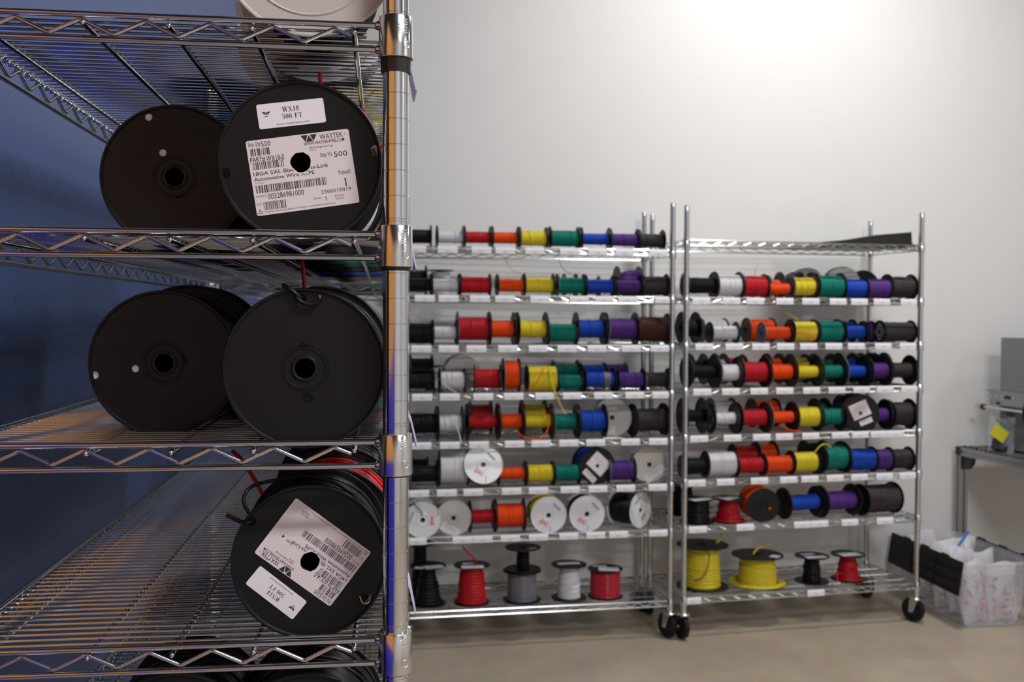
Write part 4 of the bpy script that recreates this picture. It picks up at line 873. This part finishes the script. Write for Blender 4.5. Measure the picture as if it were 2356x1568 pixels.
def film(m, col, op, rough=.25):
    nt = m.node_tree; b = nt.nodes['Principled BSDF']; b.inputs['Base Color'].default_value = (*col, 1); b.inputs['Roughness'].default_value = rough
    tr = nt.nodes.new('ShaderNodeBsdfTransparent'); mx = nt.nodes.new('ShaderNodeMixShader'); n = nt.nodes.new('ShaderNodeTexNoise'); n.inputs['Scale'].default_value = 22
    mr = nt.nodes.new('ShaderNodeMapRange'); mr.inputs['To Min'].default_value = op-.12; mr.inputs['To Max'].default_value = op+.12
    nt.links.new(n.outputs['Fac'], mr.inputs['Value']); nt.links.new(mr.outputs['Result'], mx.inputs['Fac'])
    nt.links.new(tr.outputs[0], mx.inputs[1]); nt.links.new(b.outputs[0], mx.inputs[2]); nt.links.new(mx.outputs[0], nt.nodes['Material Output'].inputs['Surface'])
film(clear, (.62,.66,.74), .22)
tote_m = bpy.data.materials.new('clear_tote_plastic'); tote_m.use_nodes = True; film(tote_m, (.72,.73,.78), .3, .25)
bag_m = bpy.data.materials.new('milky_bag_film'); bag_m.use_nodes = True; film(bag_m, (.86,.85,.90), .66, .3)
def crumple(w, h, t, seed, n=14, edge=True):
    """puffy bag: two noisy sheets sealed at the rim, upright in x,z"""
    rn = random.Random(seed); b = MB(); ph = [rn.uniform(0, 6) for _ in range(8)]
    def P(i, j, s):
        u, v = i/n, j/n; k = (math.sin(PI*u)*math.sin(PI*v))**.45 if 0 < u < 1 and 0 < v < 1 else 0
        d = s*t*k*(.65+.35*math.sin(5*u+ph[0])*math.cos(4*v+ph[1]))+.12*t*math.sin(11*u+7*v+ph[2])+.1*t*math.sin(9*v-6*u+ph[3])
        return ((u-.5)*w+.03*w*math.sin(6*v+ph[4]), d, v*h+.03*h*math.sin(5*u+ph[5]))
    for s in (-1, 1):
        k = len(b.v); b.v += [P(i, j, s) for j in range(n+1) for i in range(n+1)]
        for j in range(n):
            for i in range(n):
                a = k+j*(n+1)+i; q = (a, a+1, a+n+2, a+n+1); b.f.append(q if s < 0 else q[::-1])
    return b
bag = thing('parts_bag', 'clear bag with a yellow label and dark parts leaning on the workbench edge', 'bag', on_bench(2.3, -8.6, BZ-.2), (-.12, .0, WA-1.25))
crumple(5.6, 7.2, .5, 4).build('film', clear, bag)
v, f = filled([rrect(3.5, 2.5, .05)], .02); MB().add(v, f, XZ).build('yellow_label', mat('yellow_label_paper', lin('#d6cf2a'), .5), bag, (.0, -.66, 3.9), (0, .5, 0), smooth=False)
crumple(3.8, 2.2, .55, 9).build('dark_parts', mat('dark_small_parts', (.02,.02,.03), .6), bag, (-.5, -.1, .2), (0, .4, 0))
b = MB(); rn = random.Random(2); x = -1.9
while x < .75:
    w_ = rn.uniform(.16, .26); b.box(x, x+w_, 0, .01, -.2, .2+rn.uniform(-.03, .03)); x += w_+.07
v, f = text_geo('.COM', .36, 1.05, .8, -.2, 0, .02); b.add(v, f, XZ)
b.build('green_print', mat('green_print', lin('#1d6b4c'), .5), bag, (.75, -.7, 5.7), (0, .5, 0), smooth=False)
rn = random.Random(8)
for i in range(14):
    p = on_bench(-.35+rn.uniform(-.3, .5), -1.6-i*.62+rn.uniform(-.2, .2), BZ)
    o = MB().lathe([(0, .0), (0, .16+.05*rn.random()), (.35+.15*rn.random(), .14), (.55, .06), (.55, 0)], 8, 'z').build('terminal_plug', cap_m, None, p, (0, 0, rn.random()))
    tag(o, '%s small black plug from the corner along the workbench edge' % NUM[i], 'plug', 'small black plugs on the workbench edge')
# clear tote
TX, TY, TT = 111.8, 184.2, .0
tote = thing('storage_tote', 'clear plastic tote with black flip lids on the floor below the workbench', 'tote', (TX, TY, 0), (0, 0, TT))
def ring(w, d, z, r=1.0): return [(p[0], p[1], z) for p in rrect(w, d, r, 4)]
def shell(levels, th, base=True):
    b = MB(); n = len(ring(4, 4, 0)); seq = [ring(w, d, z) for w, d, z in levels]+[ring(w-2*th, d-2*th, max(z, th)) for w, d, z in reversed(levels)]
    for L in seq: b.v += L
    for k in range(len(seq)-1):
        for i in range(n): b.f.append((k*n+i, k*n+(i+1) % n, (k+1)*n+(i+1) % n, (k+1)*n+i))
    b.f.append(tuple(reversed(range(n)))); b.f.append(tuple((len(seq)-1)*n+i for i in range(n))); return b
shell([(10.8, 20.6, 0), (11.4, 21.4, 2.5), (11.7, 21.8, 2.5), (13.2, 25.2, 12.0), (14.0, 26.4, 12.0), (14.0, 26.4, 12.6)], .14).build('body', tote_m, tote, smooth=False)
def lid(nm, loc, rot, q=12.9):
    l = MB(); l.box(-.12, .12, -q, q, -6.2, 0); o = l.build(nm, blk_dull, tote, loc, rot, smooth=False)
    b = MB()
    for z in (-1.4, -3.4, -5.4): b.box(-.3, -.1, -q+.5, q-.5, z-.14, z+.14)
    for y in (-q+.3, -q/3, q/3, q-.3): b.box(-.3, -.1, y-.14, y+.14, -5.9, -.2)
    for y in (-7, 0, 7): b.tube([(-.05, y-1.2, .12), (-.05, y+1.2, .12)], .2, 8)
    b.build('lid_rib', blk, o, smooth=False); return o
lid('lid', (-7.25, 0, 12.7), (0, .14, 0)); lid('lid', (7.25, -2.4, 12.75), (0, -.06, PI), 10.4)
BLU = mat('blue_zip_strip', lin('#3b7be0'), .4); REDP = mat('red_small_parts', lin('#e04848'), .5); BLP = mat('blue_small_parts', lin('#2f5fc0'), .5)
defs = [(-2.3, -7.2, .6, 6.5, 11.0, .15, 0), (2.4, -7.0, .6, 6.8, 10.5, -.1, 0), (-2.2, -3.6, .7, 7, 12.5, .2, 1), (2.6, -2.6, .7, 6.5, 11.6, .1, 0), (-1.6, .8, .7, 7.5, 12.8, -.2, 0), (2.4, 3.4, .7, 6.5, 12.4, .1, 0), (-2.0, 6.4, .7, 7, 13.0, .1, 0)]
BAGW = ['front left', 'front right', 'blue-zipped front left second', 'front right second', 'middle left', 'rear right', 'rear left']
for i, (x, y, z, w, h, rz, zipped) in enumerate(defs):
    c, s = math.cos(TT), math.sin(TT); x = x*1.22+.45
    t = thing('zip_bag', 'milky zip bag of small parts, %s in the clear tote' % BAGW[i], 'bag', (TX+x*c-1.2*y*s, TY+x*s+1.22*y*c, z), (-.1, .06*(i % 3-1), TT+rz), 'zip bags in the tote')
    crumple(w*.82, h, 1.5, i+20).build('film', bag_m, t)
    rn = random.Random(i); b1 = MB(); b2 = MB()
    for k in range(26):
        p = Vector((rn.uniform(-.3, .3)*w, -.9+rn.uniform(-.4, .35), rn.uniform(.08, .75)*h)); d = Vector((rn.uniform(-1, 1), rn.uniform(-.3, .3), rn.uniform(-1, 1))).normalized()*rn.uniform(.2, .6)
        (b1 if k % 5 < 3 else b2).tube([p-d, p+d], .19, 5)
    b1.build('red_terminals', REDP, t)['kind'] = 'stuff'; b2.build('blue_terminals', BLP, t)['kind'] = 'stuff'
    if zipped: MB().box(-w*.6, w*.6, -.12, .12, -.22, .22).build('zip_strip', BLU, t, (-1.0, 0, h-.2), (0, -.85, 0) if i == 2 else (0, 0, 0), smooth=False)
# unseen cabinets added behind the camera to put orange and blue into the chrome
c = thing('blue_reflection_cabinet', 'unseen blue cabinet added behind the camera to tint the chrome reflections', 'cabinet', (-60, -72, 0))
MB().box(-24, 24, -94, 94, 2, 52).build('body', mat('blue_reflection_tone', lin('#1218a8'), .5), c, smooth=False)
MB().box(-22, 22, -92, 92, 0, 2).build('plinth', cap_m, c, smooth=False)
c = thing('orange_reflection_cabinet', 'unseen orange cabinet added on the blue one to tint the chrome reflections', 'cabinet', (-60, -72, 52))
MB().box(-22, 23, -92, 93, 0, 50).build('body', mat('orange_reflection_tone', lin('#d08c3c'), .5, 0, .15, 4), c, smooth=False)
MB().box(-22.5, 24, -92.5, 94, 50, 51.5).build('top_board', mat('orange_reflection_tone', lin('#d08c3c'), .5), c, smooth=False)
